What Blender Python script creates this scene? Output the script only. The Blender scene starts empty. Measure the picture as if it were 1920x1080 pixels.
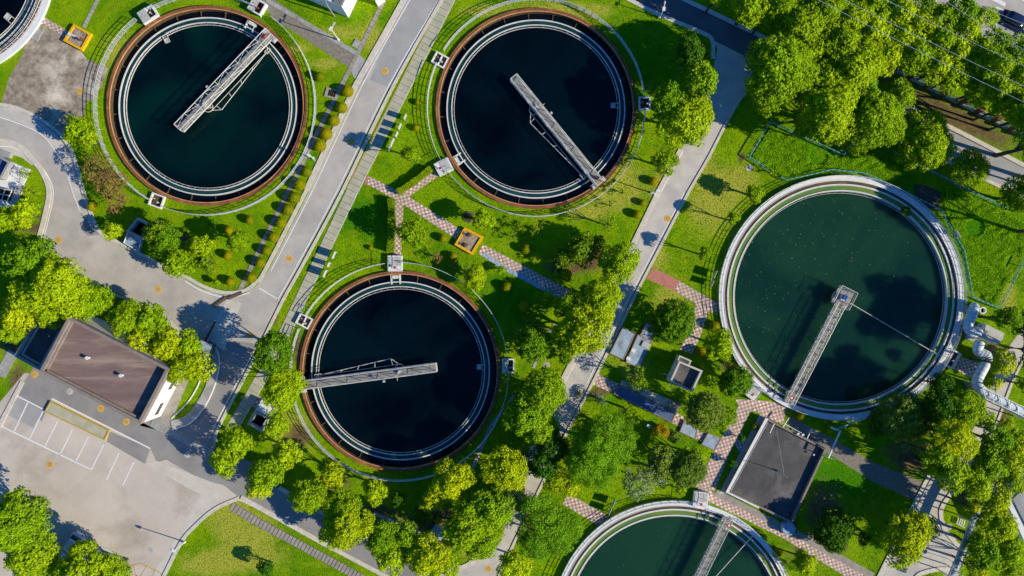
import bpy, math, random
import numpy as np
from mathutils import Vector
rnd = random.Random(7)
S, H = 12.8, 120.0            # photo pixels per metre on the ground, drone height in metres
def P(px, py, z=0.0):
    k = (H - z) / H / S
    return ((px - 960) * k, (540 - py) * k)
def PL(pts, z=0.0): return [P(a, b, z) for a, b in pts]
scene = bpy.context.scene
COL = scene.collection

# ---------------------------------------------------------------- mesh builder
class MB:
    def __init__(s): s.v = []; s.f = []; s.m = []
    def add(s, vs, fs, mi=0):
        o = len(s.v); s.v += [tuple(x) for x in vs]
        for f in fs: s.f.append([o + i for i in f]); s.m.append(mi)
        return s
    def prism(s, pts, z0, z1, mi=0, bottom=False):
        a = sum(pts[i][0]*pts[(i+1) % len(pts)][1] - pts[(i+1) % len(pts)][0]*pts[i][1] for i in range(len(pts)))
        if a < 0: pts = pts[::-1]
        n = len(pts)
        vs = [(x, y, z0) for x, y in pts] + [(x, y, z1) for x, y in pts]
        fs = [list(range(n, 2*n))] + [[i, (i+1) % n, n+(i+1) % n, n+i] for i in range(n)]
        if bottom: fs.append(list(range(n))[::-1])
        s.add(vs, fs, mi); return s
    def flat(s, pts, z, mi=0):
        a = sum(pts[i][0]*pts[(i+1) % len(pts)][1] - pts[(i+1) % len(pts)][0]*pts[i][1] for i in range(len(pts)))
        if a < 0: pts = pts[::-1]
        s.add([(x, y, z) for x, y in pts], [list(range(len(pts)))], mi); return s
    def box(s, c, size, ang=0, mi=0):
        cx, cy, cz = c; lx, ly, lz = (q/2 for q in size); ca, sa = math.cos(ang), math.sin(ang)
        vs = []
        for z in (-lz, lz):
            for x, y in ((-lx, -ly), (lx, -ly), (lx, ly), (-lx, ly)):
                vs.append((cx + x*ca - y*sa, cy + x*sa + y*ca, cz + z))
        s.add(vs, [[3, 2, 1, 0], [4, 5, 6, 7], [0, 1, 5, 4], [1, 2, 6, 5], [2, 3, 7, 6], [3, 0, 4, 7]], mi); return s
    def ring(s, c, r0, r1, z0, z1, n=180, a0=0, a1=2*math.pi, mi=0):
        full = abs(a1 - a0) > 6.28; k = n if full else n + 1
        prof = [(r0, z0), (r1, z0), (r1, z1), (r0, z1)]; vs = []
        for i in range(k):
            a = a0 + (a1-a0)*i/n
            for r, z in prof: vs.append((c[0]+r*math.cos(a), c[1]+r*math.sin(a), z))
        fs = []
        for i in range(n):
            j = (i+1) % k
            for q in range(4):
                w = (q+1) % 4
                fs.append([i*4+q, j*4+q, j*4+w, i*4+w])
        if not full: fs += [[0, 1, 2, 3], [(k-1)*4+3, (k-1)*4+2, (k-1)*4+1, (k-1)*4]]
        s.add(vs, fs, mi); return s
    def disc(s, c, r, z, n=160, mi=0):
        s.add([(c[0]+r*math.cos(6.2831853*i/n), c[1]+r*math.sin(6.2831853*i/n), z) for i in range(n)], [list(range(n))], mi); return s
    def cyl(s, c, r, z0, z1, n=24, mi=0, r2=None):
        r2 = r if r2 is None else r2
        vs = [(c[0]+r*math.cos(6.2831853*i/n), c[1]+r*math.sin(6.2831853*i/n), z0) for i in range(n)]
        vs += [(c[0]+r2*math.cos(6.2831853*i/n), c[1]+r2*math.sin(6.2831853*i/n), z1) for i in range(n)]
        s.add(vs, [list(range(n, 2*n)), list(range(n))[::-1]] + [[i, (i+1) % n, n+(i+1) % n, n+i] for i in range(n)], mi); return s
    def tube(s, pts, r, n=6, closed=False, mi=0, rs=None):
        pts = [Vector(p) for p in pts]; m = len(pts); vs = []
        for i, p in enumerate(pts):
            if closed: d = pts[(i+1) % m] - pts[i-1]
            else: d = pts[min(i+1, m-1)] - pts[max(i-1, 0)]
            d.normalize()
            u = d.cross(Vector((0, 0, 1)))
            if u.length < 1e-3: u = Vector((1, 0, 0))
            u.normalize(); w = u.cross(d)
            rr = rs[i] if rs else r
            for k in range(n):
                a = 6.2831853*k/n
                q = p + u*math.cos(a)*rr + w*math.sin(a)*rr; vs.append(tuple(q))
        fs = []
        for i in range(m if closed else m-1):
            j = (i+1) % m
            for k in range(n):
                l = (k+1) % n
                fs.append([i*n+k, i*n+l, j*n+l, j*n+k])
        if not closed: fs += [list(range(n))[::-1], [(m-1)*n+k for k in range(n)]]
        s.add(vs, fs, mi); return s
    def build(s, name, mat, parent=None, smooth=False, bevel=0, origin=None, label=None):
        me = bpy.data.meshes.new(name)
        v = np.array(s.v, dtype=float)
        if parent is not None:
            off = np.array(WL.get(parent.name, (0, 0, 0)))
        else:
            if origin is None: origin = (v[:, 0].mean(), v[:, 1].mean(), v[:, 2].min())
            off = np.array(origin)
        me.from_pydata([tuple(x) for x in (v - off)], [], s.f)
        o = bpy.data.objects.new(name, me); COL.objects.link(o)
        mats = mat if isinstance(mat, (list, tuple)) else [mat]
        for x in mats: me.materials.append(x)
        if len(mats) > 1: me.polygons.foreach_set('material_index', s.m)
        if smooth: me.polygons.foreach_set('use_smooth', [True]*len(me.polygons))
        me.update()
        if parent is not None: o.parent = parent; WL[o.name] = tuple(off)
        else: o.location = tuple(off); WL[o.name] = tuple(off)
        if bevel:
            b = o.modifiers.new('bevel', 'BEVEL'); b.width = bevel; b.segments = 2; b.limit_method = 'ANGLE'
        if label: o['label'] = label
        return o
WL = {}
def tag(o, label, cat, group=None, kind=None):
    if label: o['label'] = label
    if cat: o['category'] = cat
    if group: o['group'] = group
    if kind: o['kind'] = kind
    return o
def thing(name, x, y, z, label, cat, group=None, rz=0, local=False):
    o = bpy.data.objects.new(name, None); COL.objects.link(o)
    o.location = (x, y, z); o.rotation_euler = (0, 0, rz); o.empty_display_size = .3
    WL[o.name] = (0, 0, 0) if local else (x, y, z)
    return tag(o, label, cat, group)
def struct(name, mb, mat, **k):
    o = mb.build(name, mat, **k); o['kind'] = 'structure'; return o
def child_copy(src, parent, loc, rz=0, scale=None):
    c = src.copy(); COL.objects.link(c); c.parent = parent; c.location = loc; c.rotation_euler = (0, 0, rz)
    if scale: c.scale = scale
    return c
def copy_thing(root, x, y, z, rz, label, group=None):
    r = root.copy(); COL.objects.link(r); r.location = (x, y, z); r.rotation_euler = (0, 0, rz)
    r['label'] = label
    if group: r['group'] = group
    for ch in list(root.children):
        c = ch.copy(); COL.objects.link(c); c.parent = r
        for g in list(ch.children):
            d = g.copy(); COL.objects.link(d); d.parent = c
    return r
def offset_line(pts, d):
    out = []
    n = len(pts)
    for i in range(n):
        a = Vector(pts[max(i-1, 0)]); b = Vector(pts[i]); c = Vector(pts[min(i+1, n-1)])
        d1 = (b-a) if i > 0 else (c-b); d2 = (c-b) if i < n-1 else (b-a)
        d1.normalize(); d2.normalize(); t = d1+d2
        if t.length < 1e-6: t = d1
        t.normalize(); nrm = Vector((-t.y, t.x)); k = 1/max(.5, nrm.dot(Vector((-d1.y, d1.x))))
        out.append(tuple(b + nrm*d*k))
    return out
def smooth_line(pts, k=6):
    out = []
    n = len(pts)
    for i in range(n-1):
        p0, p1, p2, p3 = (np.array(pts[max(i-1, 0)]), np.array(pts[i]), np.array(pts[i+1]), np.array(pts[min(i+2, n-1)]))
        for j in range(k):
            t = j/k
            out.append(tuple(.5*((2*p1)+(-p0+p2)*t+(2*p0-5*p1+4*p2-p3)*t*t+(-p0+3*p1-3*p2+p3)*t**3)))
    out.append(tuple(pts[-1])); return out
def strip(mb, pts, w, z0, z1=None, mi=0):
    L = offset_line(pts, w/2); R = offset_line(pts, -w/2)
    for i in range(len(pts)-1):
        q = [R[i], R[i+1], L[i+1], L[i]]
        if z1 is None: mb.add([(x, y, z0) for x, y in q], [[0, 1, 2, 3]], mi)
        else:
            vs = [(x, y, z0) for x, y in q] + [(x, y, z1) for x, y in q]
            fs = [[4, 5, 6, 7], [0, 1, 5, 4], [2, 3, 7, 6]]
            if i == 0: fs.append([3, 0, 4, 7])
            if i == len(pts)-2: fs.append([1, 2, 6, 5])
            mb.add(vs, fs, mi)
    return mb
PAVED = []
def pave(poly): PAVED.append(np.array(poly)); return poly
def pave_strip(pts, w): PAVED.append(np.array(offset_line(pts, w/2) + offset_line(pts, -w/2)[::-1]))

# ---------------------------------------------------------------- materials
def new_mat(name):
    m = bpy.data.materials.new(name); m.use_nodes = True; nt = m.node_tree; nt.nodes.clear()
    return m, nt, nt.nodes.new, nt.links.new
def mix_rgb(nt, a, b, fac, mode='MIX'):
    n = nt.nodes.new('ShaderNodeMix'); n.data_type = 'RGBA'; n.blend_type = mode
    for sock, val in ((n.inputs[0], fac), (n.inputs[6], a), (n.inputs[7], b)):
        if hasattr(val, 'is_linked') or hasattr(val, 'links'): nt.links.new(val, sock)
        elif isinstance(val, (int, float)): sock.default_value = val
        else: sock.default_value = (*val[:3], 1)
    return n.outputs[2]
def noise(nt, vec, scale, detail=6, rough=.6, lo=.35, hi=.65, dist=0):
    n = nt.nodes.new('ShaderNodeTexNoise'); n.inputs['Scale'].default_value = scale
    n.inputs['Detail'].default_value = detail; n.inputs['Roughness'].default_value = rough; n.inputs['Distortion'].default_value = dist
    nt.links.new(vec, n.inputs['Vector'])
    r = nt.nodes.new('ShaderNodeMapRange'); nt.links.new(n.outputs['Fac'], r.inputs['Value'])
    r.inputs['From Min'].default_value = lo; r.inputs['From Max'].default_value = hi
    return r.outputs['Result']
def mat(name, c1, c2=None, scale=.6, rough=.85, bump=.15, bscale=14, metal=0, c3=None, s3=.12, spec=.3, speck=0.12, stretch=None, lo=.35, hi=.65):
    m, nt, N, L = new_mat(name)
    g = N('ShaderNodeNewGeometry'); vec = g.outputs['Position']
    if stretch:
        mp = N('ShaderNodeMapping'); mp.inputs['Rotation'].default_value = (0, 0, stretch[0]); mp.inputs['Scale'].default_value = (stretch[1], stretch[2], 1)
        L(vec, mp.inputs['Vector']); vec = mp.outputs['Vector']
    c2 = c2 or tuple(x*.72 for x in c1)
    col = mix_rgb(nt, c1, c2, noise(nt, vec, scale, lo=lo, hi=hi))
    if c3: col = mix_rgb(nt, col, c3, noise(nt, vec, s3, 5, .65, .5, .72, .4))
    if speck: 
        f = noise(nt, g.outputs['Position'], 9, 4, .7, .3, .7)
        col = mix_rgb(nt, col, mix_rgb(nt, (1-speck*2.2,)*3, (1+speck,)*3, f), 1.0, 'MULTIPLY')
    b = N('ShaderNodeBsdfPrincipled'); L(col, b.inputs['Base Color']); b.inputs['Roughness'].default_value = rough
    b.inputs['Metallic'].default_value = metal; b.inputs['Specular IOR Level'].default_value = spec
    if bump:
        n2 = N('ShaderNodeTexNoise'); n2.inputs['Scale'].default_value = bscale; n2.inputs['Detail'].default_value = 4; L(g.outputs['Position'], n2.inputs['Vector'])
        bp = N('ShaderNodeBump'); bp.inputs['Strength'].default_value = bump; bp.inputs['Distance'].default_value = .05
        L(n2.outputs['Fac'], bp.inputs['Height']); L(bp.outputs['Normal'], b.inputs['Normal'])
    o = N('ShaderNodeOutputMaterial'); L(b.outputs[0], o.inputs[0]); return m
def checker_mat(name, deg, size=.36, ca=(.60, .27, .20), cb=(.86, .79, .72)):
    m, nt, N, L = new_mat(name)
    g = N('ShaderNodeNewGeometry'); mp = N('ShaderNodeMapping'); mp.inputs['Rotation'].default_value = (0, 0, math.radians(-deg))
    mp.inputs['Scale'].default_value = (1/size, 1/size, 1); mp.vector_type = 'POINT'; L(g.outputs['Position'], mp.inputs['Vector'])
    sx = N('ShaderNodeSeparateXYZ'); L(mp.outputs[0], sx.inputs[0])
    def mth(op, a, b=None):
        n = N('ShaderNodeMath'); n.operation = op
        for i, q in enumerate((a, b)):
            if q is None: continue
            if isinstance(q, (int, float)): n.inputs[i].default_value = q
            else: L(q, n.inputs[i])
        return n.outputs[0]
    fx, fy = mth('FLOOR', sx.outputs[0]), mth('FLOOR', sx.outputs[1])
    par = mth('MODULO', mth('ABSOLUTE', mth('ADD', fx, fy)), 2)
    cmb = N('ShaderNodeCombineXYZ'); L(fx, cmb.inputs[0]); L(fy, cmb.inputs[1])
    wn = N('ShaderNodeTexWhiteNoise'); L(cmb.outputs[0], wn.inputs['Vector'])
    col = mix_rgb(nt, ca, cb, par)
    col = mix_rgb(nt, col, mix_rgb(nt, (.72, .72, .72), (1.15, 1.12, 1.1), wn.outputs['Value']), 1.0, 'MULTIPLY')
    # grout
    ex, ey = mth('FRACT', sx.outputs[0]), mth('FRACT', sx.outputs[1])
    gr = mth('MINIMUM', mth('MINIMUM', ex, mth('SUBTRACT', 1, ex)), mth('MINIMUM', ey, mth('SUBTRACT', 1, ey)))
    col = mix_rgb(nt, (.34, .29, .25), col, mth('GREATER_THAN', gr, .05))
    col = mix_rgb(nt, col, (.36, .30, .24), mth('MULTIPLY', noise(nt, g.outputs['Position'], .5, 7, .7, .42, .75), .6))
    b = N('ShaderNodeBsdfPrincipled'); L(col, b.inputs['Base Color']); b.inputs['Roughness'].default_value = .75; b.inputs['Specular IOR Level'].default_value = .25
    o = N('ShaderNodeOutputMaterial'); L(b.outputs[0], o.inputs[0]); return m
def leaf_mat(name, dark, light, trans, var=.05, tf=.32):
    m, nt, N, L = new_mat(name)
    a = N('ShaderNodeAttribute'); a.attribute_name = 'tint'; a.attribute_type = 'GEOMETRY'
    oi = N('ShaderNodeObjectInfo')
    col = mix_rgb(nt, dark, light, a.outputs['Fac'])  # dark end also stands in for shade between leaf clumps
    hs = N('ShaderNodeHueSaturation')
    r1 = N('ShaderNodeMapRange'); L(oi.outputs['Random'], r1.inputs['Value']); r1.inputs['To Min'].default_value = .5-var*.45; r1.inputs['To Max'].default_value = .5+var*.55
    r2 = N('ShaderNodeMapRange'); L(oi.outputs['Random'], r2.inputs['Value']); r2.inputs['To Min'].default_value = 1.15; r2.inputs['To Max'].default_value = .82
    L(r1.outputs[0], hs.inputs['Hue']); L(r2.outputs[0], hs.inputs['Value']); L(col, hs.inputs['Color'])
    b = N('ShaderNodeBsdfPrincipled'); L(hs.outputs[0], b.inputs['Base Color']); b.inputs['Roughness'].default_value = .55; b.inputs['Specular IOR Level'].default_value = .08
    t = N('ShaderNodeBsdfTranslucent'); L(mix_rgb(nt, hs.outputs[0], trans, .5), t.inputs['Color'])
    mx = N('ShaderNodeMixShader'); mx.inputs[0].default_value = tf; L(b.outputs[0], mx.inputs[1]); L(t.outputs[0], mx.inputs[2])
    o = N('ShaderNodeOutputMaterial'); L(mx.outputs[0], o.inputs[0]); return m
def water_mat(name, c1, c2, scale=.05, debris=.0, sss=.9):
    m, nt, N, L = new_mat(name)
    g = N('ShaderNodeNewGeometry'); vec = g.outputs['Position']
    col = mix_rgb(nt, c1, c2, noise(nt, vec, scale, 4, .55, .38, .62, 1.2))
    if debris:
        v = N('ShaderNodeTexVoronoi'); v.inputs['Scale'].default_value = 1.6; v.inputs['Randomness'].default_value = 1; L(vec, v.inputs['Vector'])
        lt = N('ShaderNodeMath'); lt.operation = 'LESS_THAN'; L(v.outputs['Distance'], lt.inputs[0]); lt.inputs[1].default_value = .075
        mu = N('ShaderNodeMath'); mu.operation = 'MULTIPLY'; L(lt.outputs[0], mu.inputs[0]); L(noise(nt, vec, .25, 3, .6, .52, .6), mu.inputs[1])
        mu2 = N('ShaderNodeMath'); mu2.operation = 'MULTIPLY'; L(mu.outputs[0], mu2.inputs[0]); mu2.inputs[1].default_value = debris
        col = mix_rgb(nt, col, (.30, .32, .14), mu2.outputs[0])
        sw = noise(nt, vec, .35, 8, .7, .55, .85, 2.5)
        mm = N('ShaderNodeMath'); mm.operation = 'MULTIPLY'; L(sw, mm.inputs[0]); mm.inputs[1].default_value = .25
        col = mix_rgb(nt, col, (.07, .13, .08), mm.outputs[0])
    b = N('ShaderNodeBsdfPrincipled'); L(col, b.inputs['Base Color']); b.inputs['Roughness'].default_value = .08; b.inputs['IOR'].default_value = 1.33; b.subsurface_method = 'BURLEY'; b.inputs['Subsurface Weight'].default_value = 1; b.inputs['Subsurface Radius'].default_value = (1, 1, 1); b.inputs['Subsurface Scale'].default_value = sss
    n2 = N('ShaderNodeTexNoise'); n2.inputs['Scale'].default_value = 2.5; n2.inputs['Detail'].default_value = 3; L(vec, n2.inputs['Vector'])
    bp = N('ShaderNodeBump'); bp.inputs['Strength'].default_value = .03; L(n2.outputs['Fac'], bp.inputs['Height']); L(bp.outputs['Normal'], b.inputs['Normal'])
    o = N('ShaderNodeOutputMaterial'); L(b.outputs[0], o.inputs[0]); return m

M = {}
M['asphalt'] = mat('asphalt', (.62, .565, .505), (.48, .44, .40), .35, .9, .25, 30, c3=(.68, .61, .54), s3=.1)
M['asphalt_worn_and_lit'] = mat('asphalt_worn_and_lit', (.47, .455, .44), (.40, .39, .38), .3, .9, .25, 30, c3=(.55, .52, .48), s3=.15)
M['asphalt_shade_tone'] = mat('asphalt_shade_tone', (.16, .165, .175), (.12, .125, .135), .35, .9, .25, 30)
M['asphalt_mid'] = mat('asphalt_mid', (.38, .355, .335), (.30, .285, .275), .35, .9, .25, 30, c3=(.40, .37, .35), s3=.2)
M['lot'] = mat('lot_concrete', (.76, .66, .565), (.64, .55, .47), .16, .9, .2, 25, c3=(.46, .38, .31), s3=.09)
M['apron'] = mat('apron_concrete', (.76, .70, .60), (.66, .60, .51), .5, .9, .2, 25)
M['conc'] = mat('concrete', (.52, .51, .49), (.38, .37, .35), .8, .85, .2, 18, c3=(.30, .29, .27), s3=.5)
M['conc_road'] = mat('concrete_road', (.74, .675, .60), (.60, .545, .485), .5, .9, .2, 20, c3=(.52, .48, .44), s3=.2)
M['conc_light'] = mat('concrete_light', (.66, .64, .60), (.55, .53, .49), .9, .85, .15, 18, c3=(.42, .39, .35), s3=.6)
M['kerb'] = mat('kerb_stone', (.82, .74, .63), (.66, .59, .50), 1.5, .85, .15, 14)
M['white'] = mat('white_paint', (.90, .89, .87), (.80, .79, .77), 1.2, .55, .05, 10, speck=.05)
M['line'] = mat('line_paint', (.97, .96, .94), (.85, .82, .78), 3, .7, .05, 20, speck=.06)
M['yellow'] = mat('yellow_paint', (.95, .56, .01), (.88, .44, .01), 2, .55, .05, 10, speck=.05)
M['yline'] = mat('yellow_line_paint', (.70, .48, .05), (.50, .40, .15), 3, .7, .05, 10)
M['gravel'] = mat('weathered_concrete', (.52, .43, .32), (.26, .20, .155), 1.2, .95, .6, 12, c3=(.92, .82, .66), s3=.26, speck=.22)
M['pebble'] = mat('pebble_path', (.37, .33, .27), (.26, .23, .18), 2.5, .95, .8, 9, speck=.28)
M['slab'] = mat('mossy_slab', (.62, .57, .42), (.46, .46, .32), .7, .9, .3, 10)
M['slab_grey'] = mat('grey_slab', (.46, .42, .36), (.34, .30, .25), 1.1, .9, .3, 10)
M['rust'] = mat('rusty_rim', (.34, .125, .055), (.20, .08, .045), 1.6, .8, .3, 12, c3=(.48, .22, .08), s3=.5)
M['lip'] = mat('rust_highlight_lip', (.95, .50, .18), (.70, .30, .10), 1.2, .7, .2, 12)  # rust orange brightened to paint the sunlit highlight on the inner edge
M['rustdk'] = mat('channel_wall', (.16, .10, .05), (.09, .07, .045), 1.5, .8, .3, 12)
M['launder'] = mat('white_launder', (.88, .87, .82), (.72, .72, .67), 1.5, .6, .1, 12)
M['grate'] = mat('galvanised_grating', (.36, .345, .32), (.26, .25, .23), 1.2, .6, .1, 40, speck=.05)
M['wire'] = mat('cable_alloy', (.50, .55, .60), None, 3, .5, 0, speck=0)
M['galv'] = mat('galvanised_steel', (.66, .68, .68), (.50, .52, .53), 3, .45, .05, 20, speck=.05)
M['steelwhite'] = mat('cream_steel', (.86, .82, .74), (.68, .62, .53), 2, .5, .05, 20)
M['red'] = mat('red_paint', (.55, .06, .05), (.4, .05, .04), 3, .5, .05)
M['bluep'] = mat('blue_paint', (.02, .10, .55), (.02, .08, .4), 3, .4, .02)
M['roofbrown'] = mat('brown_roof_felt', (.29, .195, .175), (.22, .145, .13), .5, .9, .3, 9, c3=(.42, .32, .25), s3=.3, stretch=(math.radians(27), .3, 2.2))
M['roofgrey'] = mat('grey_roof_felt', (.125, .118, .118), (.085, .08, .082), .4, .9, .25, 10, c3=(.24, .22, .21), s3=.22)
M['parapet'] = mat('parapet_stone', (.36, .29, .25), (.27, .215, .19), 1, .85, .2, 9)
M['parapet_lt'] = mat('parapet_plaster', (.74, .70, .64), (.60, .56, .50), 1, .85, .2, 9)
M['wallw'] = mat('white_plaster_wall', (.90, .89, .87), (.84, .83, .80), .8, .75, .1, 9, speck=.04)
M['wallg'] = mat('grey_plaster_wall', (.42, .42, .42), (.34, .34, .34), .8, .8, .1, 9)
M['glass'] = mat('window_glass', (.02, .03, .04), (.015, .02, .03), 1, .1, 0, speck=0, spec=.6)
M['pipe'] = mat('pale_duct', (.84, .88, .92), (.72, .78, .84), 1.2, .4, .05, 8, speck=.05)
M['brick'] = mat('red_brick', (.30, .10, .06), (.20, .07, .05), 4, .85, .3, 20)
M['pink'] = mat('pink_paving', (.66, .26, .20), (.54, .21, .17), 1.6, .85, .2, 14)
M['blue_and_shade'] = mat('basin_cover', (.46, .58, .70), (.34, .44, .56), 1.4, .8, .2, 12, c3=(.22, .24, .27), s3=.6)  # concrete covers get the blue of shade in their colour; also real blue parts
M['bluebasin'] = mat('dark_basin_cover', (.12, .18, .34), (.08, .13, .26), 1.2, .7, .15, 12)  # shade blue is mixed into this basin colour too
M['pinkedge'] = mat('pink_edge', (.42, .30, .27), (.34, .24, .22), 2, .85, .1)
M['black'] = mat('dark_void', (.008, .009, .012), (.004, .004, .006), 1, .9, 0, speck=0)  # near-black paints the darkness inside pits and openings; also black parts
M['wood'] = mat('weathered_wood', (.20, .13, .09), (.13, .085, .06), 3, .85, .2, 20)
M['bark'] = mat('bark', (.13, .10, .07), (.08, .06, .045), 4, .9, .4, 12)
M['teal'] = mat('teal_mesh', (.05, .42, .36), (.04, .32, .28), 3, .5, .05)
M['tealw'] = mat('teal_pipe', (.30, .55, .62), (.22, .45, .52), 3, .5, .05)
M['rubber'] = mat('rubber', (.02, .02, .02), (.015, .015, .015), 3, .8, 0, speck=0)
M['carwhite'] = mat('white_car_paint', (.78, .79, .80), (.77, .78, .79), 1, .25, 0, speck=0, spec=.6)
M['carblue'] = mat('navy_car_paint', (.015, .03, .08), (.014, .028, .075), 1, .2, 0, speck=0, spec=.6)
M['carblue2'] = mat('blue_car_paint', (.03, .06, .30), (.03, .055, .28), 1, .25, 0, speck=0, spec=.6)
M['lampred'] = mat('tail_lamp', (.55, .02, .01), None, 1, .3, 0, speck=0)
M['lampclear'] = mat('head_lamp', (.75, .75, .72), None, 1, .15, 0, speck=0)
M['wT1'] = water_mat('water_teal', (.0008, .020, .017), (.0005, .006, .009))
M['wT2'] = water_mat('water_navy', (.0009, .009, .013), (.0004, .0010, .0030))
M['wT4'] = water_mat('water_green', (.013, .058, .029), (.006, .036, .024), .05, .8, 2.0)
M['wCh'] = water_mat('water_channel', (.004, .006, .010), (.003, .008, .012), .3)
M['wTr'] = water_mat('water_trough', (.02, .085, .085), (.012, .05, .06), .4)
M['algae'] = mat('algae_trough', (.17, .29, .045), (.10, .22, .055), .25, .5, .05, 8, c3=(.27, .29, .02), s3=.06)
M['chbrown'] = mat('sediment_channel', (.20, .12, .06), (.085, .06, .045), .5, .4, .05, 8)
CK = {}
def checker(deg):
    if deg not in CK: CK[deg] = checker_mat('checker_paving_%d' % (deg % 180), deg)
    return CK[deg]
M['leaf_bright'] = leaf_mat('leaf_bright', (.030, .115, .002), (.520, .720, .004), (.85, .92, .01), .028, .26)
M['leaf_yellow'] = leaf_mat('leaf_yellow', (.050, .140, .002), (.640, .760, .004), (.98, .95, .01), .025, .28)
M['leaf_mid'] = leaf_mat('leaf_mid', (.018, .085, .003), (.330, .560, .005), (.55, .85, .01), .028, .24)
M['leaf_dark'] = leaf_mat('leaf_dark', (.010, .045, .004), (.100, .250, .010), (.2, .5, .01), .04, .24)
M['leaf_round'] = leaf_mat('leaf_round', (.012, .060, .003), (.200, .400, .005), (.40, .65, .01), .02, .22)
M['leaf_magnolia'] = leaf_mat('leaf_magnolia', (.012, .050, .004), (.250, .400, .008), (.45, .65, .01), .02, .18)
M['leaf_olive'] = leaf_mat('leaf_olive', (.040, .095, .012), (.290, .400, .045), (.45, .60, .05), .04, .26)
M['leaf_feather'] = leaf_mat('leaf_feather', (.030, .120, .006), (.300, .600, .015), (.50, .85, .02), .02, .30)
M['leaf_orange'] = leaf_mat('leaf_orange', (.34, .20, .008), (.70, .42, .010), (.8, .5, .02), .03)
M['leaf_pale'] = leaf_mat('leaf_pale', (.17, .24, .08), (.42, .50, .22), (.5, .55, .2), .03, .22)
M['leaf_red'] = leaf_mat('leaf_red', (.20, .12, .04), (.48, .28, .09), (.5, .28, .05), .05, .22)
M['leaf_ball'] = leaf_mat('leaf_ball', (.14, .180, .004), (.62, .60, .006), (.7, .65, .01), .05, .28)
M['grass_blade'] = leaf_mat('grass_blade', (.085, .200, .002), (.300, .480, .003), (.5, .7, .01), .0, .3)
M['cover_leaf'] = leaf_mat('cover_leaf', (.170, .420, .004), (.420, .720, .008), (.5, .85, .01), .0, .35)

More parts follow.
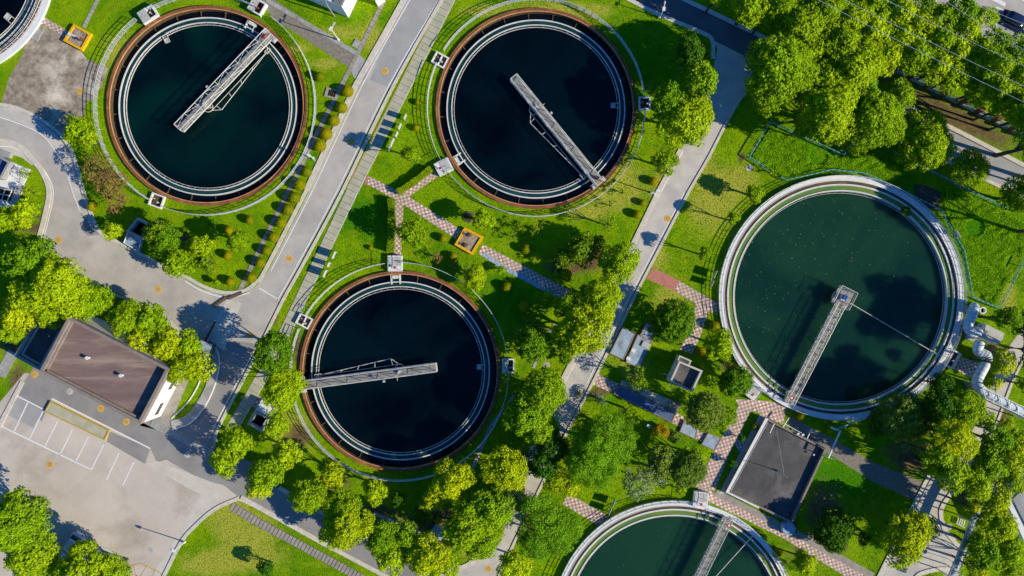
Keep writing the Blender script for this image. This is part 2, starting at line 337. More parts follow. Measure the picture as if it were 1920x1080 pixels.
# ---------------------------------------------------------------- ground
TANKS = {   # name: centre px, radius px at rim
    'a': (387, 198, 188, .35), 'b': (1005, 203, 188.5, .35), 'c': (750, 696, 188.5, .35),
    'd': (1577.5, 558, 229, .55), 'e': (1265, 1168, 229, .55), 'z': (-101, -58, 190, .35)}
TW = {}
for k, (px, py, r, z) in TANKS.items():
    x, y = P(px, py, z); TW[k] = (x, y, r/S*(H-z)/H)
def soft(X, Y, cx, cy, r, ry=None, ang=0):
    a, b = P(cx, cy); ry = ry or r; r /= S; ry /= S; dx = X-a; dy = Y-b
    c, s = math.cos(ang), math.sin(ang)
    return np.exp(-(((dx*c+dy*s)/r)**2 + ((-dx*s+dy*c)/ry)**2))
def ground():
    far = [-2500, -900, -400, -200, -130, -100, -90]
    xs = np.array(far + list(np.arange(-84, 84.01, .4)) + [-q for q in far[::-1]])
    ys = np.array([-2500, -900, -400, -200, -130, -90, -70] + list(np.arange(-52, 52.01, .4)) + [70, 90, 130, 200, 400, 900, 2500])
    X, Y = np.meshgrid(xs, ys); Z = np.zeros_like(X)
    ny, nx = X.shape
    for (cx, cy, r) in TW.values():
        rr = r-.25; D = np.hypot(X-cx, Y-cy); near = np.abs(D-rr) < .285
        F = np.where(near, rr/np.maximum(D, .01), 1); X = cx+(X-cx)*F; Y = cy+(Y-cy)*F
        D = np.hypot(X-cx, Y-cy); Z = np.where(D < rr-.01, -3.0, Z)
    me = bpy.data.meshes.new('ground')
    V = np.stack([X, Y, Z], -1).reshape(-1, 3)
    idx = np.arange(ny*nx).reshape(ny, nx)
    Q = np.stack([idx[:-1, :-1], idx[:-1, 1:], idx[1:, 1:], idx[1:, :-1]], -1).reshape(-1, 4)
    me.vertices.add(len(V)); me.vertices.foreach_set('co', V.ravel())
    me.loops.add(Q.size); me.loops.foreach_set('vertex_index', Q.ravel().astype(np.int32))
    me.polygons.add(len(Q)); me.polygons.foreach_set('loop_start', np.arange(0, Q.size, 4, dtype=np.int32))
    me.update(calc_edges=True)
    x, y = V[:, 0], V[:, 1]
    dirt = np.zeros(len(V)); dry = np.zeros(len(V)); lush = np.zeros(len(V))
    for b in DIRT: dirt += soft(x, y, *b[:2], b[2], b[3] if len(b) > 3 else None, b[4] if len(b) > 4 else 0)
    for b in DRY: dry += soft(x, y, *b)
    for b in LUSH_AND_SHADE: lush += soft(x, y, *b)  # lush growth plus lawn shade painted as darker green
    colr = np.stack([np.clip(dirt, 0, 1), np.clip(dry, 0, 1), np.clip(lush, 0, 1), np.ones(len(V))], -1)
    at = me.color_attributes.new('paint', 'FLOAT_COLOR', 'POINT'); at.data.foreach_set('color', colr.ravel())
    m, nt, N, L = new_mat('grass_ground')
    g = N('ShaderNodeNewGeometry'); vec = g.outputs['Position']
    a = N('ShaderNodeAttribute'); a.attribute_name = 'paint'; sp = N('ShaderNodeSeparateColor'); L(a.outputs['Color'], sp.inputs[0])
    base = mix_rgb(nt, (.320, .520, .002), (.130, .330, .002), noise(nt, vec, .16, 6, .65, .38, .62, .6))
    base = mix_rgb(nt, base, (.40, .50, .005), noise(nt, vec, .7, 6, .7, .5, .8, .4))
    def madd(f, k, add=0):
        n = N('ShaderNodeMath'); n.operation = 'MULTIPLY_ADD'; L(f, n.inputs[0]); n.inputs[1].default_value = k; n.inputs[2].default_value = add; n.use_clamp = True; return n.outputs[0]
    def thr(f, nz, k=2.2):   # mask * noise modulated
        s_ = N('ShaderNodeMath'); s_.operation = 'ADD'; L(f, s_.inputs[0]); L(nz, s_.inputs[1])
        r = N('ShaderNodeMapRange'); L(s_.outputs[0], r.inputs['Value']); r.inputs['From Min'].default_value = .8; r.inputs['From Max'].default_value = 1.35; return r.outputs[0]
    base = mix_rgb(nt, base, (.40, .46, .015), noise(nt, vec, .33, 8, .75, .52, .78, .8))
    base = mix_rgb(nt, base, (.060, .190, .002), noise(nt, vec, 1.3, 6, .75, .52, .8, .3))
    base = mix_rgb(nt, base, (.070, .300, .002), thr(sp.outputs[2], noise(nt, vec, .5, 5, .6, .2, .8)))
    base = mix_rgb(nt, base, (.50, .52, .06), thr(sp.outputs[1], noise(nt, vec, .6, 7, .75, .2, .8)))
    soil = mix_rgb(nt, (.27, .185, .08), (.14, .10, .05), noise(nt, vec, 1.5, 6, .7))
    base = mix_rgb(nt, base, soil, thr(sp.outputs[0], noise(nt, vec, .7, 7, .75, .2, .8)))
    f = noise(nt, vec, 7, 5, .75, .3, .7)
    base = mix_rgb(nt, base, mix_rgb(nt, (.45, .50, .42), (1.35, 1.3, 1.3), f), 1, 'MULTIPLY')
    b = N('ShaderNodeBsdfPrincipled'); L(base, b.inputs['Base Color']); b.inputs['Roughness'].default_value = .95; b.inputs['Specular IOR Level'].default_value = .1
    n2 = N('ShaderNodeTexNoise'); n2.inputs['Scale'].default_value = 5; n2.inputs['Detail'].default_value = 6; n2.inputs['Roughness'].default_value = .75; L(vec, n2.inputs['Vector'])
    bp = N('ShaderNodeBump'); bp.inputs['Strength'].default_value = .8; bp.inputs['Distance'].default_value = .2; L(n2.outputs['Fac'], bp.inputs['Height']); L(bp.outputs['Normal'], b.inputs['Normal'])
    o = N('ShaderNodeOutputMaterial'); L(b.outputs[0], o.inputs[0])
    me.materials.append(m)
    ob = bpy.data.objects.new('ground', me); COL.objects.link(ob); ob['kind'] = 'structure'
DIRT = [(1110, 480, 45, 25), (1060, 500, 45, 20), (1085, 650, 25), (1000, 990, 30), (850, 975, 60, 22, -.5), (700, 960, 60, 15), (620, 905, 40, 18),
        (780, 985, 50, 15), (995, 860, 25, 20), (1725, 380, 26, 16), (1700, 860, 55, 30, -.5), (1500, 20, 260, 40, -.47), (1800, 225, 150, 26, -.46), (1590, 175, 140, 25, -.47),
        (35, 720, 25, 40), (560, 815, 30, 26), (515, 590, 10, 26), (1120, 735, 26, 14), (195, 330, 30, 14), (1860, 660, 20, 30), (1870, 800, 20, 55, -.45), (1815, 930, 22, 30),
        (1545, 960, 40, 60), (20, 650, 25, 20), (1530, 1030, 60, 25), (70, 430, 40, 14), (210, 575, 16), (345, 445, 12), (560, 660, 12, 45), (1405, 680, 30, 16), (1370, 690, 26, 10, -.4), (1390, 295, 8, 12), (940, 1000, 30)]
DRY = [(1110, 20, 50, 14), (900, 20, 40, 12), (1160, 320, 40, 40), (1380, 340, 50, 30), (1300, 300, 40, 30), (470, 1000, 60, 40), (380, 1060, 50, 20), (610, 120, 30, 14), (560, 90, 30, 10), (745, 60, 14, 40), (60, 290, 20, 8), (1100, 400, 50, 14), (1400, 480, 30, 50), (1230, 480, 26, 30),(1330, 390, 55), (1250, 345, 30), (1260, 560, 40), (230, 100, 40), (1150, 365, 60, 28), (545, 815, 45, 60), (430, 950, 50), (455, 1050, 80, 25), (1750, 850, 45, 20, -.5),
       (1110, 650, 40), (640, 62, 40, 18), (700, 70, 20, 40), (1000, 640, 40), (850, 1010, 50, 20), (1020, 20, 70, 20), (1890, 560, 20, 60), (1190, 690, 30), (890, 1020, 30)]
LUSH_AND_SHADE = [(1500, 280, 90, 40, -.4), (1850, 440, 70, 70), (1680, 330, 90, 30, -.5), (1200, 100, 100, 80), (690, 400, 80, 50), (1600, 900, 100, 60), (950, 560, 60, 60), (1480, 870, 60)]  # overgrown plots, and lawn spots where tree shade is painted in
ground()

# ---------------------------------------------------------------- roads and paving
z = .004
def sheet(name, pts, mt, zz, label=None, grid=None):
    o = struct(name, MB().flat(pave(PL(pts)), zz), mt); return o
main_road = [(766, -20), (673, 160), (580, 358), (503, 507), (483, 534), (457, 552), (417, 553), (380, 542), (347, 523), (303, 503), (230, 463), (187, 440),
             (150, 400), (137, 358), (127, 323), (113, 293), (83, 250), (33, 227), (-20, 215), (-20, 262), (33, 267), (60, 290), (83, 320), (97, 358), (90, 403), (78, 448), (70, 500),
             (170, 523), (213, 547), (267, 567), (300, 587), (320, 607), (318, 640), (380, 690), (395, 730), (377, 770), (353, 797), (323, 805), (405, 850), (402, 808), (446, 720), (480, 652), (525, 562), (558, 503), (635, 360), (732, 158), (832, -20)]
sheet('road_main', main_road, M['asphalt'], .008)
sheet('road_upper_surface', [(766, -20), (693, 150), (732, 165), (832, -20)], M['asphalt_worn_and_lit'], .012)
sheet('road_junction_patch', [(150, 365), (160, 400), (152, 430), (165, 443), (187, 440), (170, 405), (160, 375)], M['asphalt_mid'], .012)
sheet('road_entry', [(398, 640), (420, 640), (446, 640), (482, 645), (400, 812), (402, 858), (300, 805), (380, 770), (405, 700), (395, 655)], M['asphalt_mid'], .013)  # darker asphalt, with the shade by the gate put into its colour
# car park and service road
sheet('car_park', [(-30, 790), (45, 700), (110, 700), (300, 800), (405, 838), (400, 913), (420, 912), (448, 933), (400, 953), (360, 987), (337, 1017), (300, 1100), (-30, 1100)], M['lot'], .008)
sheet('car_park_dark_bay', [(28, 742), (62, 690), (110, 700), (262, 790), (283, 800), (400, 850), (500, 905), (520, 960), (447, 933), (400, 912), (312, 862), (294, 867), (282, 841), (97, 747), (78, 790)], M['asphalt_mid'], .012)
sheet('car_park_patch', [(205, 808), (200, 828), (272, 870), (282, 841)], M['asphalt_mid'], .016)
sheet('car_park_bay_patch', [(33, 742), (52, 755), (80, 770), (62, 802), (15, 778)], M['asphalt_worn_and_lit'], .016)
sheet('apron', [(272, 870), (293, 864), (400, 905), (420, 910), (449, 933), (400, 953), (360, 987), (337, 1017), (300, 1100), (270, 1100), (330, 1010), (375, 927)], M['apron'], .014)
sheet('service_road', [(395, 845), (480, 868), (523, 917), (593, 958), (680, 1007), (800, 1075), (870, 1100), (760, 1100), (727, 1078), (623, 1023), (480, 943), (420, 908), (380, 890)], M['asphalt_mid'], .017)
sheet('service_road_end', [(893, 1040), (925, 1010), (960, 1020), (925, 1100), (835, 1100), (862, 1068)], M['conc_road'], .012)
# crossing brick strip
sheet('paver_strip', [(278, 795), (300, 792), (403, 838), (400, 853)], M['slab_grey'], .021)
# long straight concrete road on the right of centre
sheet('road_centre', [(1345, 90), (1337, 130), (1277, 283), (1237, 358), (1187, 463), (1055, 718), (1000, 830), (893, 1040), (958, 1022), (1060, 810), (1107, 718), (1190, 547), (1288, 360), (1327, 293), (1402, 167), (1420, 110), (1330, 68)], M['conc_road'], .006)
sheet('road_north', [(1173, -2), (1125, -25), (1230, -25), (1280, 0), (1440, 78), (1800, 253), (1960, 336), (1960, 388), (1883, 350), (1773, 297), (1400, 107), (1313, 63)], M['asphalt_shade_tone'], .012)  # tree shade over this road is put into the dark asphalt colour
sheet('road_north_sunlit_tone', [(1720, 214), (1960, 336), (1960, 388), (1883, 350), (1690, 255)], M['asphalt_worn_and_lit'], .016)  # lighter asphalt colour stands in for sun on this stretch
sheet('street', [(1700, -40), (1735, -3), (1840, 55), (1960, 108), (1960, -40)], M['asphalt'], .008)
sheet('street_pavement', [(1600, -40), (1640, -2), (1800, 75), (1960, 150), (1960, 108), (1840, 55), (1735, -3), (1700, -40)], M['conc'], .012)
sheet('path_east', [(1960, 560), (1905, 632), (1880, 665), (1845, 760), (1790, 880), (1820, 880), (1868, 790), (1895, 722), (1935, 650), (1960, 620)], M['conc_road'], .008)
sheet('road_east', [(1741, 890), (1703, 965), (1640, 1100), (1700, 1100), (1725, 1073), (1760, 1066), (1790, 1100), (1810, 1040), (1803, 1030), (1775, 1003), (1765, 985), (1763, 953), (1787, 920), (1800, 890)], M['conc_road'], .01)
sheet('weathered_yard', [(65, 39), (74, 44), (128, 72), (118, 78), (153, 97), (163, 111), (204, 126), (193, 157), (178, 183), (161, 193), (158, 215), (140, 245), (107, 253), (27, 205), (3, 190), (18, 144), (37, 111), (52, 74)], M['gravel'], .006)
sheet('pebble_path', [(507, -5), (480, 0), (520, 40), (657, 128), (668, 100)], M['pebble'], .008)
sheet('pebble_path_end', [(657, 128), (664, 146), (683, 150), (695, 124), (672, 100)], M['conc'], .01)
sheet('gravel_walk', [(1480, 780), (1560, 822), (1640, 868), (1735, 905), (1718, 940), (1640, 905), (1552, 850), (1475, 798)], M['pebble'], .008)
sheet('sand_patch', [(0, 262), (33, 268), (60, 290), (72, 306), (60, 310), (42, 296), (20, 288), (0, 278)], M['apron'], .016)
sheet('gate_slab', [(425, 560), (453, 568), (420, 657), (388, 638)], M['apron'], .02)
sheet('booth_forecourt', [(318, 600), (330, 640), (345, 630), (322, 600)], M['apron'], .02)
sheet('curve_pavement', [(-20, 198), (27, 203), (67, 222), (107, 253), (135, 292), (153, 358), (168, 397), (189, 440), (150, 398), (136, 358), (126, 323), (112, 293), (82, 251), (33, 228), (-20, 216)], M['conc_road'], .015)
sheet('building_walk', [(262, 798), (345, 690), (362, 695), (345, 735), (318, 800), (290, 805)], M['slab_grey'], .012)
# kerbs
kb = MB()
def kerb(pts, w=.35, h=.12, sm=True, m=None):
    q = PL(pts); q = smooth_line(q, 5) if sm else q
    pave_strip(q, w); strip(kb, q, w, -.02, h)
K1 = [(766, -5), (673, 160), (580, 358), (503, 507), (483, 534), (457, 552), (417, 553), (380, 542), (347, 523), (303, 503), (230, 463), (187, 440), (167, 397), (152, 358), (133, 293), (107, 253), (67, 223), (27, 205), (-10, 198)]
kerb([(a-5, b-2) if b < 500 and a > 500 else (a, b-5) for a, b in K1[:3]], .75, .12, False)
kerb([(575, 356), (498, 505), (479, 530), (455, 546), (417, 548), (382, 537), (349, 519), (305, 499), (232, 459), (189, 437), (171, 400), (156, 358), (137, 290), (110, 249), (68, 219), (27, 201), (-10, 195)], .5)
kerb([(831, -5), (738, 160), (641, 360), (563, 505), (530, 564), (485, 655), (451, 722), (407, 808), (407, 828)], .42, .12)
kerb([(-5, 262), (33, 272), (58, 296), (79, 322), (92, 358), (85, 403), (73, 448)], .7)
kerb([(170, 527), (213, 551), (267, 571), (300, 591), (318, 610)], .35)
kerb([(523, 914), (593, 955), (680, 1004), (800, 1072)], .6, .12, False)
kerb([(452, 932), (480, 947), (623, 1027), (727, 1082)], .6, .12, False)
kerb([(448, 934), (402, 955), (362, 990), (339, 1018), (305, 1085)], .5)
kerb([(1276, 280), (1236, 355), (1184, 462), (1052, 716), (1000, 826)], .6, .12, False)
kerb([(1404, 167), (1380, 195), (1330, 293), (1291, 360), (1193, 549), (1110, 720), (1062, 812), (962, 1022), (933, 1085)], .38, .12, False)
kerb([(895, 1040), (878, 1058), (845, 1070), (820, 1085)], .6)
kerb([(1173, -4), (1235, 27), (1313, 60), (1335, 75), (1337, 110)], .55)
kerb([(1275, -5), (1440, 74), (1800, 248), (1935, 318)], .6, .12, False)
kerb([(1773, 301), (1883, 354), (1935, 380)], .5, .12, False)
kerb([(1741, 892), (1702, 968), (1645, 1085)], .5, .12, False)
kerb([(1787, 920), (1765, 953), (1768, 985), (1780, 1005), (1803, 1030), (1815, 1040)], .6)
kerb([(1715, 1085), (1727, 1075), (1760, 1067), (1790, 1068)], .6)
kerb([(1940, 630), (1898, 715), (1870, 790), (1823, 885)], .35, .12, False)
kerb([(43, 715), (-2, 800)], .6, .12, False)
kerb([(190, 1027), (217, 1040), (232, 1062), (236, 1085)], .4)
struct('kerb', kb, M['kerb'])
# planted island by the gatehouse: kerbed pavement curve
isl = MB()
q = smooth_line(PL([(386, 640), (397, 652), (405, 675), (402, 700), (390, 735), (372, 765), (352, 787), (322, 797)]), 6); pave_strip(q, 1.3); strip(isl, q, 1.3, 0, .13)
struct('island_pavement', isl, M['conc'])
isl = MB(); q = smooth_line(PL([(394, 642), (405, 652), (412, 675), (409, 702), (397, 738), (379, 770), (356, 794), (324, 805)]), 6); strip(isl, q, .16, 0, .16)
q = smooth_line(PL([(378, 700), (372, 722), (352, 755), (322, 785)]), 6); strip(isl, q, .14, 0, .16)
struct('island_kerb', isl, M['line'])
# pavement along the curve of the left road
mk = MB()
q = smooth_line(PL([(-5, 219), (33, 231), (80, 254), (112, 296), (126, 326), (137, 362), (151, 398)]), 6); strip(mk, q, .14, .022)
for a, b in [((766, -5), (673, 160)), ]: pass
for pts in ([(771, -5), (678, 162), (585, 359), (508, 508)], [(826, -5), (729, 160), (631, 360), (553, 505), (520, 563)], [(486, 540), (524, 563)],
            [(468, 549), (440, 556), (417, 557), (378, 545), (347, 527)], [(1185, 547), (1283, 361)], [(1101, 718), (1184, 548)], [(1240, 359), (1280, 284)], [(1059, 718), (1191, 464)],
            [(480, 652), (442, 722), (398, 808)], [(447, 937), (480, 952), (622, 1031)], [(0, 274), (30, 278), (58, 300), (86, 324), (100, 358), (93, 403), (82, 446)],
            [(280, 570), (300, 583), (318, 606)]):
    strip(mk, smooth_line(PL(pts), 4), .16, .024)
struct('road_edge_line', mk, M['line'])
mk = MB()
bay = [((43, 718), (0, 798)), ((32, 742), (90, 772)), ((97, 747), (282, 841)), ((0, 798), (50, 822)), ((50, 822), (170, 880)), ((52, 755), (27, 808)), ((81, 771), (56, 822)), ((108, 790), (84, 837)),
       ((136, 805), (113, 852)), ((166, 818), (142, 866)), ((195, 833), (171, 881)), ((223, 849), (200, 899)), ((251, 866), (230, 910))]
for a, b in bay: strip(mk, PL([a, b]), .2, .026)
struct('bay_marking', mk, M['line'])
mk = MB()
g0 = [(240, 1062), (265, 1056), (303, 1075), (305, 1100), (238, 1100)]
for i in range(4): strip(mk, PL([g0[i], g0[i+1]]), .14, .026)
for a, b in (((250, 1060), (262, 1100)), ((240, 1075), (300, 1090)), ((275, 1061), (262, 1082)), ((290, 1068), (282, 1100)), ((240, 1088), (262, 1082))): strip(mk, PL([a, b]), .1, .026)
struct('hatched_marking', mk, M['yline'])
mk = MB()
for a, b, w in (((1860, -4), (1885, 9), .6), ((1833, -20), (1846, -12), .5), ((1865, 14), (1880, 21), .5), ((1862, 27), (1873, 33), .5), ((1853, 38), (1869, 46), .35), ((1872, 45), (1935, 74), .12), ((1905, -8), (1925, 2), .5), ((1757, -4), (1752, 12), .15)):
    strip(mk, PL([a, b]), w, .02)
struct('street_marking', mk, M['line'])
# drains made of slabs
def slabs(mb, pts, w, pitch=1.0, gap=.05, z0=0, z1=.05):
    pts = [Vector(p) for p in pts]
    for a, b in zip(pts, pts[1:]):
        L = (b-a).length; n = max(1, int(L/pitch)); d = (b-a)/L; nn = Vector((-d.y, d.x)); ang = math.atan2(d.y, d.x)
        for i in range(n):
            c = a + d*(i+.5)*L/n
            mb.box((c.x, c.y, (z0+z1)/2 + rnd.uniform(0, .008)), (L/n-gap, w, z1-z0), ang)
    pave_strip([tuple(p) for p in pts], w)
def bed(mb, pts, w): strip(mb, pts, w, .006)
bd = MB(); sl = MB(); sy = MB()
q = PL([(843, -5), (660, 358), (541, 608), (500, 690), (430, 810)]); slabs(sl, q, 1.55, .95); bed(bd, q, 1.7)
e = offset_line(q, -.85); e2 = offset_line(q, .85)
strip(sy, e[:2], .12, .008, .06)
struct('drain_slab', sl, M['slab'])
struct('drain_edge', strip(MB(), e2, .14, .007, .065), M['kerb'])
struct('drain_edge_yellow', sy, M['yline'])
sl = MB(); q = PL([(723, -5), (657, 128), (610, 220), (565, 310), (500, 440), (447, 550)]); slabs(sl, q, .62, .9); bed(bd, q, .7)
struct('narrow_drain_slab', sl, M['slab_grey'])
sl = MB(); q = PL([(433, 948), (480, 977), (560, 1020), (680, 1085)]); slabs(sl, q, 1.15, .55, .09); bed(bd, q, 1.25)
struct('lawn_drain_slab', sl, M['slab_grey'])
sl = MB(); q = PL([(185, -4), (157, 52)]); slabs(sl, q, .5, .6)
q = PL([(700, 962), (790, 1000)]); slabs(sl, q, .6, .9)
q = PL([(965, 740), (920, 800), (885, 880)]); slabs(sl, q, .5, .9)
q = PL([(1040, 608), (1022, 640), (1000, 690)]); slabs(sl, q, .4, .9)
q = PL([(25, 660), (0, 705)]); slabs(sl, q, 1.6, .8)
q = PL([(500, 0), (585, 50), (668, 100)]); slabs(sl, q, .6, 1.2)
struct('stepping_slab', sl, M['conc'])
sl = MB(); q = PL([(905, 476), (950, 505), (1060, 562)]); slabs(sl, q, .62, 1.0); 
struct('channel_slab', sl, M['blue_and_shade'])
struct('drain_bed', bd, M['bark'])
sl = MB()
for a, b in (((283, 793), (340, 822)), ((340, 822), (400, 850))): slabs(sl, PL([a, b]), 1.0, .5, .04, .02, .05)
struct('paver_row', sl, M['conc'])
# chequered paths
def ck(name, pts, deg, zz=.02): struct(name, MB().prism(pave(PL(pts)), 0, zz), checker(deg))
ck('path_chequered', [(690, 330), (690, 346), (745, 376), (855, 448), (866, 432), (762, 366)], -30, .030)
ck('path_chequered', [(897, 476), (905, 458), (1074, 547), (1068, 560)], -30, .030)
ck('path_chequered', [(750, 366), (762, 372), (822, 330), (811, 320)], 35, .026)
ck('path_chequered', [(740, 370), (757, 376), (752, 480), (736, 480)], 88, .022)
ck('path_chequered', [(1274, 527), (1265, 546), (1330, 583), (1343, 590), (1345, 567), (1310, 548)], -30, .030)
ck('path_chequered', [(1306, 560), (1332, 572), (1318, 618), (1298, 664), (1274, 655), (1296, 618)], 62, .026)
ck('path_chequered', [(1117, 699), (1108, 719), (1153, 739), (1161, 720)], -27, .026)
ck('path_chequered', [(1268, 774), (1260, 793), (1275, 801), (1284, 782)], -27, .026)
ck('path_chequered', [(1308, 806), (1303, 822), (1318, 829), (1326, 812)], -27, .026)
ck('path_chequered', [(1378, 748), (1440, 752), (1475, 760), (1468, 795), (1440, 785), (1425, 775), (1408, 769), (1393, 800), (1370, 845), (1340, 920), (1304, 912), (1340, 845), (1385, 760)], 62, .030)
ck('path_chequered', [(1388, 805), (1376, 828), (1391, 858), (1400, 838)], 62, .034)
ck('path_chequered', [(1312, 910), (1304, 928), (1470, 1010), (1600, 1090), (1640, 1090), (1500, 1008), (1340, 924)], -30, .026)
ck('path_chequered', [(1063, 928), (1055, 945), (1122, 985), (1141, 968), (1085, 936)], -30, .026)
ck('path_chequered', [(1799, 668), (1787, 690), (1822, 710), (1838, 682)], -30, .026)
ck('path_chequered', [(70, 24), (66, 38), (124, 70), (130, 60)], -30, .024)
ck('path_chequered', [(479, 738), (472, 760), (480, 768), (492, 746)], -27, .02)
ck('path_chequered', [(553, 586), (549, 600), (557, 605), (562, 592)], -27, .02)
struct('path_pink', MB().prism(pave(PL([(1224, 502), (1212, 522), (1265, 546), (1276, 527)])), 0, .026), M['pink'])
struct('path_pink', MB().prism(pave(PL([(661, 315), (655, 327), (664, 332), (670, 320)])), 0, .026), M['pink'])
struct('path_pink', MB().prism(pave(PL([(688, 330), (683, 344), (692, 349), (698, 335)])), 0, .022), M['pink'])
struct('building_apron', MB().prism(pave(PL([(1348, 926), (1352, 918), (1425, 776), (1434, 782), (1361, 925)])), 0, .05), M['parapet_lt'])
struct('building_apron', MB().prism(pave(PL([(1338, 928), (1345, 918), (1490, 992), (1640, 1075), (1632, 1085), (1484, 1002)])), 0, .045), M['slab_grey'])
# ---------------------------------------------------------------- clarifier tanks
def brackets(t, r, z_, l, n):
    x, y, _ = t.location; src = MB().box((x, y, z_), (l, .045, .05)).build('weir_bracket', M['wallg'], t)
    for i in range(n):
        a = 6.2831853*i/n; loc = (r*math.cos(a), r*math.sin(a), 0)
        if i == 0: src.location = loc; src.rotation_euler = (0, 0, a)
        else: child_copy(src, t, loc, a)
def clarifier(key, label, wmat, rim=.40, box_ang=None, box_lbl=None):
    x, y, R = TW[key]; t = thing('clarifier_tank', x, y, 0, label, 'tank', 'round open clarifier tanks'); c = (x, y)
    u = R/188.0
    MB().ring(c, R-.45, R, -1.6, rim).ring(c, R-.5, R-.02, rim, rim+.02).build('rim', M['rust'], t)
    MB().ring(c, R-.52, R-.44, -.9, rim+.035).build('rim_lip', M['lip'], t)
    MB().ring(c, R-.56, R-.525, -1.6, rim-.12).build('channel_wall', M['rustdk'], t)
    MB().ring(c, 165*u, R-.54, -1.7, -.62).build('channel_water', M['wCh'], t)
    MB().ring(c, 165.9*u, 168*u, -1.6, -.12).ring(c, 157.2*u, 158.9*u, -1.6, -.15).build('launder', M['launder'], t)
    MB().ring(c, 158.7*u, 166.1*u, -.9, -.30).build('launder_water', M['wTr'], t)
    MB().disc(c, 158*u, -.36).build('water', wmat, t)
    MB().ring(c, 153.3*u, 154.0*u, -.7, -.18).build('baffle', M['steelwhite'], t)
    brackets(t, 155.4*u, -.22, .30, 80)
    br = None
    for i in range(24):
        a = 6.2831853*(i+.3)/24; L_ = R-.5-168*u
        if br is None:
            br = MB().box((0, 0, -.5), (L_, .12, .12)).box((L_/2-.15, 0, -.45), (.3, .16, .3)).build('channel_beam', M['rustdk'], t)
            m0 = br.data; m0.transform(__import__('mathutils').Matrix.Translation((x, y, 0))); br.location = ((168*u+L_/2)*math.cos(a), (168*u+L_/2)*math.sin(a), 0); br.rotation_euler = (0, 0, a)
        else: child_copy(br, t, ((168*u+L_/2)*math.cos(a), (168*u+L_/2)*math.sin(a), 0), a)
    if box_ang is not None:
        a = math.radians(box_ang); ca, sa = math.cos(a), math.sin(a); o = MB()
        L_ = R-.45-163*u; rm = 163*u+L_/2
        for s in (-1, 1): o.box((x+ca*rm-sa*s*.62, y+sa*rm+ca*s*.62, -.55), (L_, .2, 1.0), a)
        o.box((x+ca*(rm+.3), y+sa*(rm+.3), -.1), (.5, .9, .3), a)
        o.build('outlet_box', M['launder'], t)
        MB().box((x+ca*rm, y+sa*rm, -.55), (L_, 1.0, .5), a).build('outlet_water', M['wTr'], t)
    return t
def clarifier_big(key, label):
    x, y, R = TW[key]; t = thing('clarifier_tank', x, y, 0, label, 'tank', 'round open clarifier tanks'); c = (x, y); u = R/229
    MB().ring(c, 219.6*u, R, -1.6, .55).build('walkway', M['white'], t)
    MB().ring(c, R-.06, R+.03, -1.6, .60).ring(c, 219.2*u, 220.0*u, -1.6, .60).build('walkway_edge', M['white'], t)
    MB().ring(c, 213*u, 219.4*u, -1.7, .30).build('outer_channel', M['chbrown'], t)
    MB().ring(c, 210.6*u, 213.6*u, -1.6, .42).build('dividing_wall', M['launder'], t)
    MB().ring(c, 201.8*u, 210.8*u, -1.7, .20).build('algae_channel', M['algae'], t)
    MB().ring(c, 200*u, 202.2*u, -1.6, .30).build('weir_wall', M['launder'], t)
    MB().disc(c, 200*u, -.45).build('water', M['wT4'], t)
    MB().ring(c, 196.9*u, 197.4*u, -.9, -.3).build('baffle', M['steelwhite'], t)
    brackets(t, 198.6*u, -.2, .2, 90)
    return t
clarifier('a', 'teal-dark round clarifier tank with a rusty rim, beside the brown weathered yard', M['wT1'], .35, 62)
clarifier('b', 'rusty-rimmed round tank whose bridge points to the lower right, left of the centre road', M['wT2'], .35, 213)
clarifier('c', 'rusty-rimmed round tank below the yellow-edged pad, with its bridge entering from the left', M['wT2'], .35, 93)
clarifier_big('d', 'largest fully visible tank, green water with a white ring walkway and a truss bridge')
clarifier_big('e', 'white-walled green tank cut off by the bottom edge of the photo')
clarifier('z', 'small visible slice of a round tank in the upper left corner beside the brown yard', M['wT2'], .35)
# launder of the corner tank reads as white concrete walkway
cx, cy, R = TW['z']
zt = thing('tank_walkway', cx, cy, 0, 'white curved concrete walkway hugging the corner tank', 'walkway'); MB().ring((cx, cy), R+.05, R+.95, 0, .45).build('walkway_slab', M['white'], zt)
# ring railings
def railing(key, rpx, label, gaps=(), z0=0., hs=(.35, .7, 1.05, 1.4), a0=0, a1=360, step=4.2, mt='galv', thick=.035):
    x, y, R = TW[key]; r = rpx/S; t = thing('ring_railing', x, y, z0, label, 'railing', 'railings ringing the tanks')
    segs = []; gaps = sorted(gaps); cur = a0
    for g in gaps:
        segs.append((cur, g[0])); cur = g[1]
    segs.append((cur, a1))
    post = None
    for (p, q) in segs:
        if q-p < 1: continue
        m = MB(); n = max(2, int((q-p)/3))
        for j, h in enumerate(hs):
            pts = [(x+r*math.cos(math.radians(p+(q-p)*i/n)), y+r*math.sin(math.radians(p+(q-p)*i/n)), z0+h) for i in range(n+1)]
            m.tube(pts, thick*1.35 if j == len(hs)-1 else thick, 5)
        m.build('rail', M[mt], t)
        k = max(1, int(round((q-p)/step)))
        for i in range(k+1):
            a = math.radians(p+(q-p)*i/k)
            if post is None:
                post = MB().tube([(x, y, z0), (x, y, z0+hs[-1])], .04, 6).build('post', M[mt], t)
                post.location = (r*math.cos(a), r*math.sin(a), 0)
            else: child_copy(post, t, (r*math.cos(a), r*math.sin(a), 0))
    return t
railing('a', 205, 'thin pale railing circling the teal-dark tank beside the weathered yard', [(53, 62), (120, 129), (239, 248)])
railing('b', 202.5, 'thin pale railing circling the tank left of the centre road', [(-4, 8), (148, 156), (208, 217)])
railing('c', 203, 'thin pale railing circling the tank below the yellow-edged pad', [(-1, 6), (89, 98), (149, 157), (184, 196)])
railing('d', 227, 'handrail around the outer edge of the largest green tank', [(-34, -27), (236, 247)], .5, (.35, .7, 1.05))
